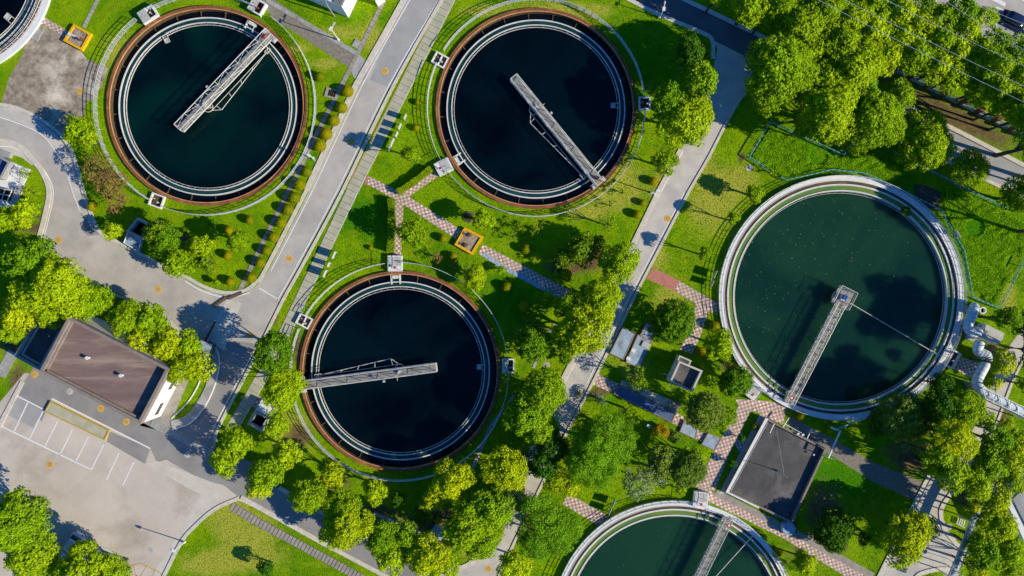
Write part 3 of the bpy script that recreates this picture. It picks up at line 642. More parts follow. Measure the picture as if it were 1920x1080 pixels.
railing('e', 227, 'handrail around the outer edge of the tank cut off at the bottom', [(58, 84)], .5, (.35, .7, 1.05))
railing('z', 192.5, 'inner handrail on the wall of the corner tank', [], .35, (.5, 1.0), -60, 10)
railing('z', 181, 'outer double rail above the channel of the corner tank', [], .1, (.3, .6), -60, 10)

# ---------------------------------------------------------------- scraper bridges
def truss_side(m, p, q, z, h, n, r=.04, diag=True):
    p = Vector((*p, z)); q = Vector((*q, z)); up = Vector((0, 0, h))
    m.tube([p+up, q+up], r*1.3, 5); m.tube([p+up*.5, q+up*.5], r*.45, 5)
    for i in range(n+1):
        a = p+(q-p)*i/n; m.tube([a, a+up], r, 5)
        if diag and i < n:
            b = p+(q-p)*(i+1)/n
            m.tube([a+up, b] if i % 2 else [a, b+up], r*.8, 5)
def bridge(key, rim_px, far_px, label, side, hgt=1.25):
    x, y, R = TW[key]; zd = .95
    a = Vector(P(*far_px, zd)); b = Vector(P(*rim_px, zd)); c = Vector((x, y)); d = (b-a).normalized(); n = Vector((-d.y, d.x))
    if side < 0: n = -n
    t = thing('scraper_bridge', c.x, c.y, 0, label, 'bridge', 'rotating scraper bridges over the tanks'); W = .90; ang = math.atan2(d.y, d.x)
    m = MB(); mid = (a+b)/2; L_ = (b-a).length
    m.box((mid.x, mid.y, zd-.06), (L_, W*2-.7, .08), ang); m.build('deck', M['grate'], t)
    m = MB()
    for s in (-1, 1):
        e = n*s*(W-.3)*.98; m.tube([(a.x+e.x, a.y+e.y, zd-.1), (b.x+e.x, b.y+e.y, zd-.1)], .09, 4)
    for i in range(15):
        q = a+(b-a)*i/14; e = n*(W-.3); m.tube([(q.x+e.x, q.y+e.y, zd-.16), (q.x-e.x, q.y-e.y, zd-.16)], .05, 4)
    m.build('beam', M['steelwhite'], t)
    for s in (-1, 1):
        e = n*s*(W-.32); m = MB(); truss_side(m, a+e, b+e, zd, hgt, 9, .05); m.build('railing', M['steelwhite'], t)
    m = MB(); e = n*(W-.32); truss_side(m, a+e, a-e, zd, hgt, 1, diag=False); m.build('end_rail', M['steelwhite'], t)
    # surface scum frame beside the deck, widest near the middle
    s0 = c+d*1.1; pk = s0+n*2.0; m = MB(); zf = .25
    e1 = c+d*(R*.82)+n*.95
    m.tube([(pk.x, pk.y, zf), (e1.x, e1.y, zf)], .055, 5); m.tube([(c.x+n.x*1.0, c.y+n.y*1.0, zf), (pk.x, pk.y, zf)], .05, 5)
    ll = c+n*1.02; m.tube([(ll.x, ll.y, zf), (e1.x, e1.y, zf)], .045, 5)
    for k in range(5):
        f = k/4.6; q = pk+(e1-pk)*f; w = ll+(e1-ll)*min(1, f+.08); m.tube([(q.x, q.y, zf), (w.x, w.y, zf)], .045, 5)
    bx = e1-d*.3
    for dx, dy in ((0, 0), (.5, 0)):
        m.ring((bx.x+d.x*dx, bx.y+d.y*dx), .22, .28, zf-.1, zf+.1, 14)
    m.build('scum_frame', M['steelwhite'], t)
    m = MB(); ringc = c+n*.35
    m.ring(ringc, .66, .74, .3, .42, 40).tube([(ringc.x-.7, ringc.y, .36), (ringc.x+.7, ringc.y, .36)], .04, 5)
    m.build('centre_ring', M['steelwhite'], t)
    MB().cyl(c, .45, -.6, zd-.12, 24).build('centre_column', M['conc'], t)
    MB().box((c.x, c.y, zd+.2), (.55, .5, .4), ang).cyl((c.x+.05, c.y), .16, zd+.4, zd+.75, 12).build('drive_motor', M['galv'], t)
    m = MB(); 
    for s in (-1, 1):
        q = b-d*.25+n*s*(W+.05)
        wbx = MB().box((q.x, q.y, .72), (.75, .42, .42), ang).box((q.x, q.y, .98), (.35, .3, .12), ang).build('wheel_box', M['galv'], t)
        MB().tube([(q.x-n.x*.09, q.y-n.y*.09, .56), (q.x+n.x*.09, q.y+n.y*.09, .56)], .19, 14).build('wheel', M['rubber'], wbx)
    q = b-d*.9; MB().box((q.x-n.x*.3, q.y-n.y*.3, zd+.5), (.5, .28, .9), ang+.3).build('warning_sign', M['red'], t)
    q = c+d*2.2-n*(W+.1); lp = MB().box((q.x, q.y, zd+1.3), (.34, .26, .16), ang).tube([(q.x+n.x*.3, q.y+n.y*.3, zd), (q.x+n.x*.2, q.y+n.y*.2, zd+1.3)], .03, 5).build('floodlight', M['galv'], t)
    q = c+d*.4-n*(W+.35); MB().tube([(q.x, q.y, zd+.4), (q.x+n.x*.5, q.y+n.y*.5, zd+.4)], .035, 5).build('bracket', M['steelwhite'], t)
    # vertical scraper legs running down into the water
    m = MB()
    for f in (.25, .5, .75):
        q = c+d*(R*f)-n*.3; m.tube([(q.x, q.y, -.6), (q.x, q.y, zd-.1)], .05, 5)
    m.build('scraper_leg', M['steelwhite'], t)
bridge('a', (508, 64), (339, 242), 'cream truss bridge over the teal-dark tank beside the weathered yard', -1, 1.45)
bridge('b', (1124, 345), (963, 147), 'grey grated bridge running to the lower right over the tank left of the centre road', -1)
bridge('c', (564, 722), (819, 688), 'grey grated bridge entering from the left over the tank below the yellow-edged pad', -1)
def truss_bridge(key, rim_px, label, sk_px):
    x, y, R = TW[key]; zd = 1.0; c = Vector((x, y)); b = Vector(P(*rim_px, zd)); d = (b-c).normalized(); n = Vector((-d.y, d.x)); ang = math.atan2(d.y, d.x)
    t = thing('truss_bridge', x, y, 0, label, 'bridge', 'fixed truss bridges to the tank centres')
    a = c+d*1.0; mid = (a+b)/2; L_ = (b-a).length; m = MB()
    m.box((mid.x, mid.y, zd-.05), (L_, .72, .08), ang); m.build('deck', M['grate'], t)
    for s in (-1, 1):
        m = MB(); e = n*s*.55; truss_side(m, a+e, b+e, zd, 1.15, 16, .045); truss_side(m, a+e, b+e, zd-.75, .75, 16, .04); m.build('truss', M['steelwhite'], t)
    m = MB()
    for i in range(17):
        q = a+(b-a)*i/16; e = n*.55
        m.tube([(q.x+e.x, q.y+e.y, zd-.1), (q.x-e.x, q.y-e.y, zd-.1)], .05, 4)
    for i in range(16):
        q = a+(b-a)*i/16; w = a+(b-a)*(i+1)/16; e = n*.5*(1 if i % 2 else -1)
        m.tube([(q.x+e.x, q.y+e.y, zd-.12), (w.x-e.x, w.y-e.y, zd-.12)], .035, 4)
    m.build('cross_beam', M['steelwhite'], t)
    pl = MB().box((c.x, c.y, zd-.02), (2.7, 2.5, .12), ang).build('centre_platform', M['grate'], t)
    m = MB(); h = 1.2
    cs = [c+d*1.35*i+n*1.25*j for i, j in ((-1, -1), (1, -1), (1, 1), (-1, 1))]
    for i in range(4):
        if i == 1: continue
        truss_side(m, tuple(cs[i]), tuple(cs[(i+1) % 4]), zd, h, 3, .04, False)
    m.build('platform_railing', M['steelwhite'], t)
    dr = MB().box((c.x, c.y, zd+.35), (.9, .8, .6), ang+.1).build('drive_housing', M['steelwhite'], t)
    MB().cyl((c.x, c.y), .3, zd+.65, zd+1.0, 16).box((c.x-.05, c.y+.1, zd+.9), (.6, .5, .42), ang).build('drive_motor', M['bluep'], t)
    MB().cyl(c, 1.05, -.9, zd-.1, 36).build('centre_column', M['conc_light'], t)
    # rotating skimmer boom and the scum box at the weir
    s = Vector(P(*sk_px, .0)); sd = (s-c).normalized(); p0 = c+sd*1.6; m = MB()
    m.tube([(p0.x, p0.y, .35), (s.x, s.y, .25)], .06, 6); sn = Vector((-sd.y, sd.x)); e = s-sd*1.8
    m.tube([(e.x, e.y, .3), (s.x+sd.x, s.y+sd.y, .3)], .09, 6)
    m.build('skimmer_boom', M['steelwhite'], t)
    m = MB(); q = s-sd*.9-sn*.3
    m.box((q.x, q.y, .15), (1.1, .08, .1), math.atan2(sd.y, sd.x)).box((q.x-sn.x*.4, q.y-sn.y*.4, .15), (1.1, .08, .1), math.atan2(sd.y, sd.x))
    for k in (-.5, -.1, .3, .5): w = q+sd*k-sn*.2; m.box((w.x, w.y, .15), (.07, .45, .1), math.atan2(sd.y, sd.x))
    m.build('skimmer_frame', M['galv'], t)
    q = b-d*.8; sg = MB().cyl((q.x-n.x*.3, q.y-n.y*.3), .33, zd+1.15, zd+1.2, 20).build('warning_disc', M['red'], t)
    MB().cyl((q.x-n.x*.3, q.y-n.y*.3), .16, zd+1.2, zd+1.21, 16).build('disc_centre', M['white'], sg)
truss_bridge('d', (1478, 755), 'white truss bridge with a blue motor at its end over the largest tank', (1762, 668))
truss_bridge('e', (1364, 970), 'white truss bridge with a red disc over the tank at the bottom edge', (1410, 1004))
# scum boxes floating inside tanks
def scumbox(px, py, deg, label, zz=-.2, k=1.0):
    a = math.radians(deg); x, y = P(px, py, zz); t = thing('scum_box', x, y, zz, label, 'scum box', 'small scum boxes at the weirs', a, True)
    m = MB().box((0, .34*k, .1), (1.2*k, .07, .14)).box((0, -.34*k, .1), (1.2*k, .07, .14))
    for q in (-.58, 0, .58): m.box((q*k, 0, .1), (.07, .72*k, .14))
    m.build('frame', M['steelwhite'], t); MB().box((-.25*k, 0, .04), (.5*k, .55*k, .1)).build('pan', M['galv'], t)
scumbox(312, 73, 115, 'white scum box frame at the top left weir of the teal-dark tank')
scumbox(1153, 198, 0, 'white scum box frame at the right weir of the tank beside the centre road')
scumbox(902, 688, 0, 'grey scum box at the right weir of the tank below the yellow-edged pad')
scumbox(19, 35, -40, 'pale scum box in the corner tank', k=1.3)
# access platforms over the tank rims
def pit(px, py, w, l, deg, label, z1=.55, cells=1, lid=False, posts=False, mt='white'):
    a = math.radians(deg); x, y = P(px, py, z1); t = thing('valve_pit', x, y, 0, label, 'valve pit', 'white pits and landings beside the tanks', a, True)
    m = MB(); th = .2
    m.box((0, w/2-th/2, z1/2), (l, th, z1)).box((0, -w/2+th/2, z1/2), (l, th, z1))
    for s in (-1, 1): m.box((s*(l/2-th/2), 0, z1/2), (th, w-2*th-.004, z1))
    for i in range(1, cells): m.box((-l/2+l*i/cells, 0, z1/2-.02), (th*.8, w-2*th-.004, z1-.04))
    m.build('wall', M[mt], t)
    MB().box((0, 0, .05), (l-2*th, w-2*th, .06)).build('pit_floor', M['rustdk'], t)
    if lid: MB().box((-l*.22, 0, z1+.03), (l*.5, w-.05, .06)).build('cover', M['conc_light'], t)
    m = MB()
    for q in ((-.2, .1), (.2, -.1)): m.tube([(q[0]*l, q[1]*w, .1), (q[0]*l, q[1]*w, z1+.25)], .05, 6)
    m.cyl((.2*l, -.1*w), .16, z1+.25, z1+.3, 12); m.build('valve', M['red' if posts else 'galv'], t)
    return t
pit(276, 26, 1.9, 2.5, 33, 'white framed landing on the upper left rim of the teal-dark tank', 1.0, 1, True)
pit(481, 11, 2.0, 2.2, -30, 'white landing with machinery at the upper right of the teal-dark tank', .9, 1, True, True)
pit(293, 376, 1.9, 2.0, -20, 'open white pit below the teal-dark tank', .5, 1)
pit(825, 112, 1.8, 2.1, -28, 'two-celled white pit at the upper left of the tank with the diagonal grey bridge', .5, 2)
pit(1209, 193, 1.9, 1.7, 0, 'pale pit wrapped by the railing under the trees by the centre road', .7, 1, False)
pit(570, 602, 1.7, 2.1, -28, 'two-celled white pit beside the slab drain left of the lower tank', .5, 2)
pit(953, 686, 2.1, 1.8, 0, 'white pit with a pale slab on the right of the lower tank', .5, 1, True)
pit(1782, 671, 2.6, 2.4, -29, 'two-celled white pit on the lower right rim of the largest tank', .7, 2)
for px, py, w, l, dg, lb, zz in ((832, 313, 1.9, 2.3, 27, 'white landing where the chequered path meets the tank with the diagonal bridge', .75),
                             (741, 494, 2.0, 2.3, 90, 'white landing at the top of the lower tank where the chequered path ends', .75),
                             (1413, 734, 1.7, 2.2, 52, 'pale landing plate on the lower left rim of the largest tank', .9),
                             (1314, 937, 2.1, 2.2, 84, 'pale square landing on the upper rim of the tank at the bottom edge', .95)):
    a = math.radians(dg); x, y = P(px, py, zz); t = thing('landing', x, y, 0, lb, 'landing', 'white landings on the tank rims', a, True)
    MB().box((0, 0, zz/2), (l, w, zz)).build('plinth', M['white'], t)
    MB().box((.3, 0, zz+.03), (l*.55, w-.25, .05)).build('cover_plate', M['conc_light'], t)
    m = MB()
    for s in (-1, 1): truss_side(m, (-l/2+.05, s*(w/2-.06)), (l/2-.05, s*(w/2-.06)), zz, .9, 2, .025, False)
    m.build('handrail', M['galv'], t)
    MB().tube([(-l*.25, 0, zz), (-l*.25, 0, zz+.5)], .05, 6).cyl((-l*.25, 0), .2, zz+.5, zz+.55, 14).build('hand_wheel', M['red'], t)
# floating specks and a curved duct are below
# ---------------------------------------------------------------- buildings
def quad_inset(p, d):
    n = len(p); out = []
    ar = sum(p[i][0]*p[(i+1) % n][1]-p[(i+1) % n][0]*p[i][1] for i in range(n)); sg = 1 if ar > 0 else -1
    for i in range(n):
        a, b, c = Vector(p[i-1]), Vector(p[i]), Vector(p[(i+1) % n]); d1 = (b-a).normalized(); d2 = (c-b).normalized()
        n1 = Vector((-d1.y, d1.x))*sg; n2 = Vector((-d2.y, d2.x))*sg; bis = (n1+n2).normalized()
        out.append(tuple(b+bis*d/max(.3, bis.dot(n1))))
    return out
def hollow(m, outer, inner, z0, z1, mi=0):
    n = len(outer)
    for i in range(n):
        j = (i+1) % n; q = [outer[i], outer[j], inner[j], inner[i]]
        m.prism(q, z0, z1, mi)
def building(name, label, cat, corners, zt, par_h, par_w, wallm, parm, roofm):
    w = PL(corners, zt); cx = sum(p[0] for p in w)/4; cy = sum(p[1] for p in w)/4
    t = thing(name, cx, cy, 0, label, cat); inner = quad_inset(w, par_w); wi = quad_inset(w, .04)
    MB().prism(wi, 0, zt-par_h).build('wall', wallm, t)
    m = MB(); hollow(m, w, inner, zt-par_h-.25, zt); m.build('parapet', parm, t)
    MB().prism(quad_inset(w, par_w-.02), zt-par_h-.1, zt-par_h+.02).build('roof', roofm, t)
    return t, w
mt_, w = building('main_building', 'building with a brown felt roof and bright white end wall by the car park', 'building', [(128, 593), (73, 697.5), (262.5, 795.5), (317.5, 691)], 6.7, .95, .42, M['wallw'], M['parapet'], M['roofbrown'])
TL, BL, BR, TR = [Vector(p) for p in w]
ins = quad_inset(w, .42)
m = MB(); 
for a_, b_ in ((ins[0], ins[1]), (ins[1], ins[2])):
    strip(m, [a_, b_], .5, 5.8, 6.25)
m.build('roof_upstand', M['parapet'], mt_)
dirv = (TR-BR).normalized(); L_ = (TR-BR).length; ang = math.atan2(dirv.y, dirv.x); nv = Vector((dirv.y, -dirv.x))
if nv.x < 0: nv = -nv
for tpos, zc in ((23/12.8*.97, 2.55), (79/12.8*.95, 2.55)):
    c = BR+dirv*tpos-nv*.0
    wn = MB(); hw = .95
    wn.box((c.x+nv.x*.0, c.y+nv.y*.0, zc), (2*hw+.16, .12, 1.25), ang); f = wn.build('window', M['white'], mt_)
    for k in range(4):
        q = c+dirv*(-hw+.24+k*.475)+nv*.075
        MB().box((q.x, q.y, zc), (.42, .03, 1.15), ang).build('pane', M['glass'], f)
for px, py in ((165, 671), (228, 704)):
    x, y = P(px, py, 6.1); MB().cyl((x, y), .16, 5.75, 6.35, 14).cyl((x, y), .26, 6.35, 6.45, 14).build('roof_vent', M['white'], mt_)
q = Vector(P(137, 601, 5.9)); MB().box((q.x, q.y, 5.95), (1.1, .5, .3), ang-1.0).build('roof_box', M['white'], mt_)
an, w2 = building('annex', 'lower flat-roofed annex in shade against the left end of the brown-roofed building', 'building', [(86, 566), (26, 668), (74, 695), (133, 588)], 3.4, .7, .35, M['wallg'], M['wallg'], M['roofgrey'])
ins = quad_inset(w2, .6); strip(MB(), [ins[0], ins[1], ins[2]], .3, 2.74, 2.82).build('roof_upstand', M['conc_light'], an)
x, y = P(93, 630, 2.8); MB().cyl((x, y), .12, 2.7, 3.0, 12).build('roof_vent', M['white'], an)
gb, w = building('pump_house', 'flat grey-roofed pump house with a thin lightning mast', 'building', [(1436, 783), (1361, 922), (1485.5, 982), (1551, 841.5)], 1.15, .68, .3, M['parapet_lt'], M['parapet'], M['roofgrey'])
TL, BL, BR, TR = [Vector(p) for p in w]; dv = (BL-TL); 
n_ = Vector((-dv.y, dv.x)).normalized(); n_ = n_ if n_.x < 0 else -n_
MB().add([(*(TL+n_*.01), 1.17), (*(BL+n_*.01), 1.17), (*(BL-n_*.42), 1.17), (*(TL-n_*.42), 1.17)], [[0, 1, 2, 3]]).build('coping', M['white'], gb)
strip(MB(), [tuple(TL-n_*.8), tuple(BL-n_*.8)], .12, 0.49, 0.55).build('roof_seam', M['conc'], gb)
strip(MB(), [tuple(BL), tuple(BL+(BR-BL)*.5)], .22, 1.155, 1.21).build('coping', M['white'], gb)
mst = P(1458.6, 883, 0.49); msm = MB(); msm.tube([(mst[0], mst[1], 0.49), (mst[0], mst[1], 4.4)], .045, 6).cyl(mst, .16, 0.49, 1.3, 10, r2=.06); msm = msm.build('mast', M['galv'], gb)
m = MB(); ax = P(1456, 806, 1.15); m.tube([(mst[0], mst[1], 3.2), (ax[0], ax[1], 1.2)], .02, 4); m.build('guy_wire', M['galv'], msm)
for px, py, px2, py2 in ((1451, 795, 1443, 812), (1479, 783, 1468, 800), (1521, 804, 1513, 822)):
    a_ = P(px, py, 1.25); b_ = P(px2, py2, 1.25)
    tp = MB().tube([(a_[0], a_[1], 1.31), (b_[0], b_[1], 1.31)], .09, 5).build('pipe_support', M['steelwhite'], gb)
m = MB(); a_ = P(1470, 794, 1.25); b_ = P(1503, 812, 1.25); m.tube([(a_[0], a_[1], 1.35), (b_[0], b_[1], 1.35)], .05, 5)
for px, py in ((1496, 813), (1505, 815)): c = P(px, py, 1.25); m.box((c[0], c[1], 1.35), (.35, .25, .25), .5)
m.build('roof_pipe', M['white'], gb)
x, y = P(1523, 851, 0.49); MB().cyl((x, y), .12, 1.0, 1.2, 10).build('roof_drain', M['white'], gb)
pb = thing('bent_pipe', *P(1553, 858, 0), 0, 'white bent pipe standing at the right corner of the pump house', 'pipe')
m = MB(); A = [P(1566, 805, 2.2), P(1576, 808, 2.2), P(1553, 858, 2.2)]
m.tube([(A[0][0]-.6, A[0][1]+.3, 2.1), (A[0][0], A[0][1], 2.2), (A[1][0], A[1][1], 2.2), (A[2][0], A[2][1], 2.2), (A[2][0]+.02, A[2][1], 0)], .13, 8); m.build('pipe_run', M['white'], pb)
c = P(1540, 858, 0); MB().tube([(A[2][0], A[2][1], 1.0), (A[2][0]+1.2, A[2][1]-.5, 1.0)], .05, 5).build('pipe_stub', M['tealw'], pb)
tb = thing('teal_pipe', *P(1600, 800, .4), 0, 'slim teal pipe curving out from beneath the largest tank', 'pipe')
m = MB(); pts = [P(1566, 806, .5), P(1580, 800, .5), P(1605, 790, .5), P(1635, 780, .5), P(1690, 760, .5), P(1726, 751, .5)]
m.tube([(a, b, .5) for a, b in smooth_line(pts, 4)], .11, 7); m.build('pipe_run', M['tealw'], tb)
for px, py in ((1585, 798), (1640, 778), (1690, 760)): x, y = P(px, py, 0); MB().box((x, y, .2), (.2, .2, .4)).build('support', M['conc'], tb)
# small equipment house
sb, w = building('equipment_hut', 'small white hut with a dark sunken roof beside the checkered branch path', 'hut', [(1273.6, 676.7), (1255.5, 716), (1298.6, 736), (1318, 695)], 3.2, .8, .27, M['wallw'], M['parapet_lt'], M['roofgrey'])
w_ = PL([(1274, 666), (1269, 679), (1291, 689), (1297, 676)], 2.2); MB().prism(w_, 0, 2.2).build('porch', M['parapet_lt'], sb)
MB().prism(quad_inset(w_, .2), 2.15, 2.22).build('porch_roof', M['roofgrey'], sb)
c = P(1249, 702, 1.5); MB().tube([(c[0]-.4, c[1]+.1, 1.6), (c[0]+.6, c[1]-.2, 1.6)], .05, 5).build('wall_bracket', M['white'], sb)
c = P(1258, 724, 1.5); MB().tube([(c[0], c[1]+.5, 2.0), (c[0]-.1, c[1]-.5, 2.0)], .05, 5).build('downpipe', M['white'], sb)
# top building
tb2 = thing('workshop', *P(600, -20, 0), 0, 'white-walled building with ribbed roof panels at the top edge left of the main road', 'building')
w = PL([(641, 12.6), (560, -24), (585, -70), (670, -48)], 4.8); MB().prism(w, 0, 4.8).build('wall', M['wallw'], tb2)
MB().prism(quad_inset(w, .25), 4.8, 4.9).build('roof', M['conc'], tb2)
m = MB()
for i in range(7):
    a_ = Vector(P(626+i*2.6, 3+i*1.2, 4.95)); dd = Vector((.44, .90)); m.box((a_.x+dd.x*2, a_.y+dd.y*2, 4.96), (4.2, .08, .1), math.atan2(dd.y, dd.x))
m.build('roof_rib', M['grate'], tb2)
a_ = P(613.5, 6, 4.8); MB().tube([(a_[0]-.5, a_[1]+1.2, 4.9), (a_[0]-.05, a_[1]-.2, 4.9), (a_[0], a_[1]-.28, .1)], .09, 6).build('downpipe', M['wallg'], tb2)
tk = thing('kiosk', *P(702, -6, 0), 0, 'corner of a small white cabin at the top edge beside the narrow drain', 'cabin'); MB().prism(PL([(690, -22), (704, 2), (718, -8), (704, -30)], 2.4), 0, 2.4).build('wall', M['wallw'], tk)
MB().prism(PL([(691, -20), (704, 0), (716, -8), (704, -28)], 2.5), 2.4, 2.5).build('roof', M['wallg'], tk)
# right-edge building
rb = thing('office_block', *P(1925, 960, 0), 0, 'white building with a blue-grey roof cut off by the right edge', 'building')
w = PL([(1887, 940), (1921, 1016), (2010, 980), (1960, 880)], 4.2); MB().prism(w, 0, 4.2).build('wall', M['wallw'], rb)
MB().prism(PL([(1899, 936), (1926, 990), (2010, 960), (1958, 880)], 4.4), 4.2, 4.4).build('roof', M['wallg'], rb)
for f in (.22, .45, .7):
    a_ = Vector(w[0]).lerp(Vector(w[1]), f); d_ = (Vector(w[1])-Vector(w[0])).normalized()
    wn = MB().box((a_.x, a_.y, 2.6), (1.0, .14, 1.2), math.atan2(d_.y, d_.x)).build('window', M['wallg'], rb)
    MB().box((a_.x, a_.y, 2.6), (.8, .18, 1.0), math.atan2(d_.y, d_.x)).build('pane', M['glass'], wn)
cn = P(1893, 975, 2.6); MB().box((cn[0], cn[1], 2.5), (1.4, .8, .08), .2).build('canopy', M['steelwhite'], rb)
# left-edge terrace with box, pergola
tr = thing('terrace', *P(10, 340, 0), 0, 'bright white terrace slab at the left edge beside the curved road', 'terrace')
MB().prism(pave(PL([(-30, 292), (18, 302), (58, 318), (46, 345), (20, 391), (-30, 385)])), 0, .2).build('terrace_slab', M['white'], tr)
MB().prism(pave(PL([(36, 348), (48, 348), (30, 388), (20, 391)])), 0, .24).build('terrace_edge', M['parapet_lt'], tr)
lb = thing('water_basin', *P(0, 310, 0), 0, 'grey-walled box with a dark blue inside on the white terrace', 'basin')
w = PL([(-35, 285), (0, 293), (19, 303), (2, 335), (-35, 335)], 1.6); m = MB(); hollow(m, w, quad_inset(w, .3), .2, 1.6); m.build('wall', M['wallg'], lb); MB().prism(quad_inset(w, .28), .2, .9).build('inside', M['bluebasin'], lb)
w = PL([(-20, 276), (0, 279), (20, 287), (16, 296), (-20, 290)], .8); MB().prism(w, .0, .8).build('step', M['wallg'], lb)
pg = thing('skylight_frame', *P(8, 363, 0), 0, 'white-barred frame over dark panels on the terrace', 'skylight')
w = PL([(-12, 350), (22, 357), (13, 377), (-12, 372)], .9); MB().prism(w, .2, .8).build('panel', M['black'], pg)
m = MB(); W_ = [Vector(q) for q in w]
for f in (0, .3, .6, 1): a_ = W_[0].lerp(W_[1], f); b_ = W_[3].lerp(W_[2], f); m.tube([(*a_, .85), (*b_, .85)], .09, 4)
for f in (0, .5, 1): a_ = W_[0].lerp(W_[3], f); b_ = W_[1].lerp(W_[2], f); m.tube([(*a_, .86), (*b_, .86)], .09, 4)
m.build('bar', M['steelwhite'], pg)
# small open basins
def basin(label, outer, z1, inner_m, wall_m, w_=.3, depth=.5, cover=None, name='open_basin'):
    w = PL(outer, z1); t = thing(name, sum(p[0] for p in w)/4, sum(p[1] for p in w)/4, 0, label, 'basin')
    m = MB(); hollow(m, w, quad_inset(w, w_), 0, z1); m.build('wall', wall_m, t)
    MB().prism(quad_inset(w, w_-.02), .0, max(.03, z1-depth)).build('inside', inner_m, t)
    return t, w
b1, w = basin('dark open basin with pale walls beside the bushy trees at the curved road', [(257, 408), (236, 434), (265, 449), (283, 422)], 1.2, M['black'], M['conc_light'], .3, 1.15)
MB().prism(PL([(239, 432), (230, 455), (259, 473), (266, 450)], .7), 0, .7).build('cover_slab', M['blue_and_shade'], b1)
m = MB(); W_ = PL([(241, 434), (232, 455), (258, 471), (265, 450)], .75)
for i in range(4): m.tube([(*W_[i], .78), (*W_[(i+1) % 4], .78)], .07, 4)
m.build('rim_rail', M['white'], b1)
b2, w = basin('black open pit with a pale broken rim next to the white slab among trees', [(477, 769), (463, 795), (490, 810), (506, 783)], 1.0, M['black'], M['conc_light'], .35, .98)
m = MB()
for i in range(9):
    a_ = Vector(P(479-i*1.6, 772+i*2.9, 1.05)); m.box((a_.x, a_.y, 1.04), (.22, .3, .08), .4+i*.3)
m.build('rubble', M['steelwhite'], b2)
t = thing('roof_slab', *P(500, 765, 0), 0, 'bright white concrete cover slab beside the black pit among trees', 'cover slab')
MB().prism(PL([(491, 749), (526, 765), (508, 783), (479, 768)], 1.3), 1.15, 1.3).build('slab', M['white'], t); MB().prism(PL([(492, 751), (524, 765), (507, 781), (481, 767)], 1.2), 0, 1.15).build('wall', M['wallg'], t)
m = MB()
for dx, dy in ((0, 0), (4, 3), (1, 7), (-4, 4)): a_ = P(500+dx, 760+dy, 1.3); m.box((a_[0], a_[1], 1.31), (.3, .18, .03), .5)
m.build('lifting_eye', M['parapet_lt'], t)
t = thing('cover_box', *P(819, 999, 0), 0, 'pale square concrete box shaded by trees near the lower path', 'concrete box')
MB().prism(PL([(816.7, 984), (836, 995.5), (826, 1013), (802, 1005.6)], 1.0), 0, .9).build('wall', M['conc'], t); MB().prism(PL([(816.7, 983), (837, 995.5), (826.5, 1014), (801, 1006)], 1.0), .9, 1.0).build('lid', M['blue_and_shade'], t)
for lb_, pts, zz, mt in (('shade-blue coloured slab cover nearest the centre road, left of its twin', [(1168, 613), (1192, 625), (1169.5, 675), (1143, 663)], .45, 'blue_and_shade'),
                     ('shade-blue coloured slab cover with a small pale block on it, right of its twin', [(1196, 627), (1222, 640), (1200, 690.5), (1173, 679.5)], .45, 'blue_and_shade'),
                     ('shade-blue coloured slab cover half hidden by the round dark tree', [(1212.5, 604), (1235, 615), (1222, 643), (1200, 628)], .35, 'blue_and_shade'),
                     ('long dark blue basin cover with pink edging', [(1160, 721), (1268, 775), (1260, 793), (1151, 739)], .35, 'bluebasin'),
                     ('small shade-blue coloured cover under the olive tree, left of the pair', [(1283, 788), (1308, 806), (1304, 824), (1274, 810)], .35, 'blue_and_shade'),
                     ('small shade-blue coloured cover nearest the chequered path, right of the pair', [(1328, 811), (1353, 822.5), (1340, 845), (1315, 833.6)], .35, 'blue_and_shade')):
    w = PL(pts, zz); t = thing('basin_cover', sum(p[0] for p in w)/4, sum(p[1] for p in w)/4, 0, lb_, 'cover', 'flat covers over sunken basins')
    m = MB(); hollow(m, w, quad_inset(w, .13), 0, zz); m.build('edge', M['pinkedge'], t); MB().prism(quad_inset(w, .12), 0, zz-.04).build('cover', M[mt], t)
t = thing('grey_channel_cover', *P(1220, 744, 0), 0, 'long mottled grey slab beside the dark blue basin cover', 'cover'); MB().prism(pave(PL([(1166, 712), (1276, 757), (1269, 774), (1162, 720)])), 0, .3).build('slab', M['gravel'], t)
for px, py, lb_ in ((1187, 657, 'upper small white block in the gap between the two blue slabs'), (1178, 672, 'lower small white block in the gap between the two blue slabs'), (1211, 647, 'pale concrete block lying on the right blue slab'), (1216, 799, 'small white box on the dark lawn left of the orange bush')):
    x, y = P(px, py, .5); big = 'concrete' in lb_; o = MB().box((x, y, .5), (1.2 if big else .55, .8 if big else .5, .22), -.45).box((x, y, .2), (.4, .4, .4), -.45).build('concrete_block', M['conc_light'] if big else M['white'], bevel=.02); tag(o, lb_, 'block')
# yellow-edged pads
def pad(pts, lb_, fig):
    w = PL(pts, .6); t = thing('valve_pad', sum(p[0] for p in w)/4, sum(p[1] for p in w)/4, 0, lb_, 'valve pad', 'yellow-edged valve pads')
    m = MB(); hollow(m, w, quad_inset(w, .33), 0, .6); m.build('border', M['yellow'], t)
    MB().prism(quad_inset(w, .31), 0, .42).build('floor', M['gravel'], t)
    for px, py, deg in fig:
        x, y = P(px, py, .8); a = math.radians(deg)
        v = MB().cyl((x, y), .06, .42, 1.15, 8).ring((x, y), .2, .27, 1.12, 1.18, 18).box((x, y, 1.15), (.45, .05, .04), a).box((x, y, 1.15), (.05, .45, .04), a).box((x, y, .62), (.55, .3, .28), a)
        v.build('valve', M['rust'], t)
    return t
pad([(871, 426), (852, 459), (885.5, 478), (906.5, 444)], 'yellow-edged valve pad between the two upper tanks on the chequered path', [(882, 441, 20), (874, 460, 50)])
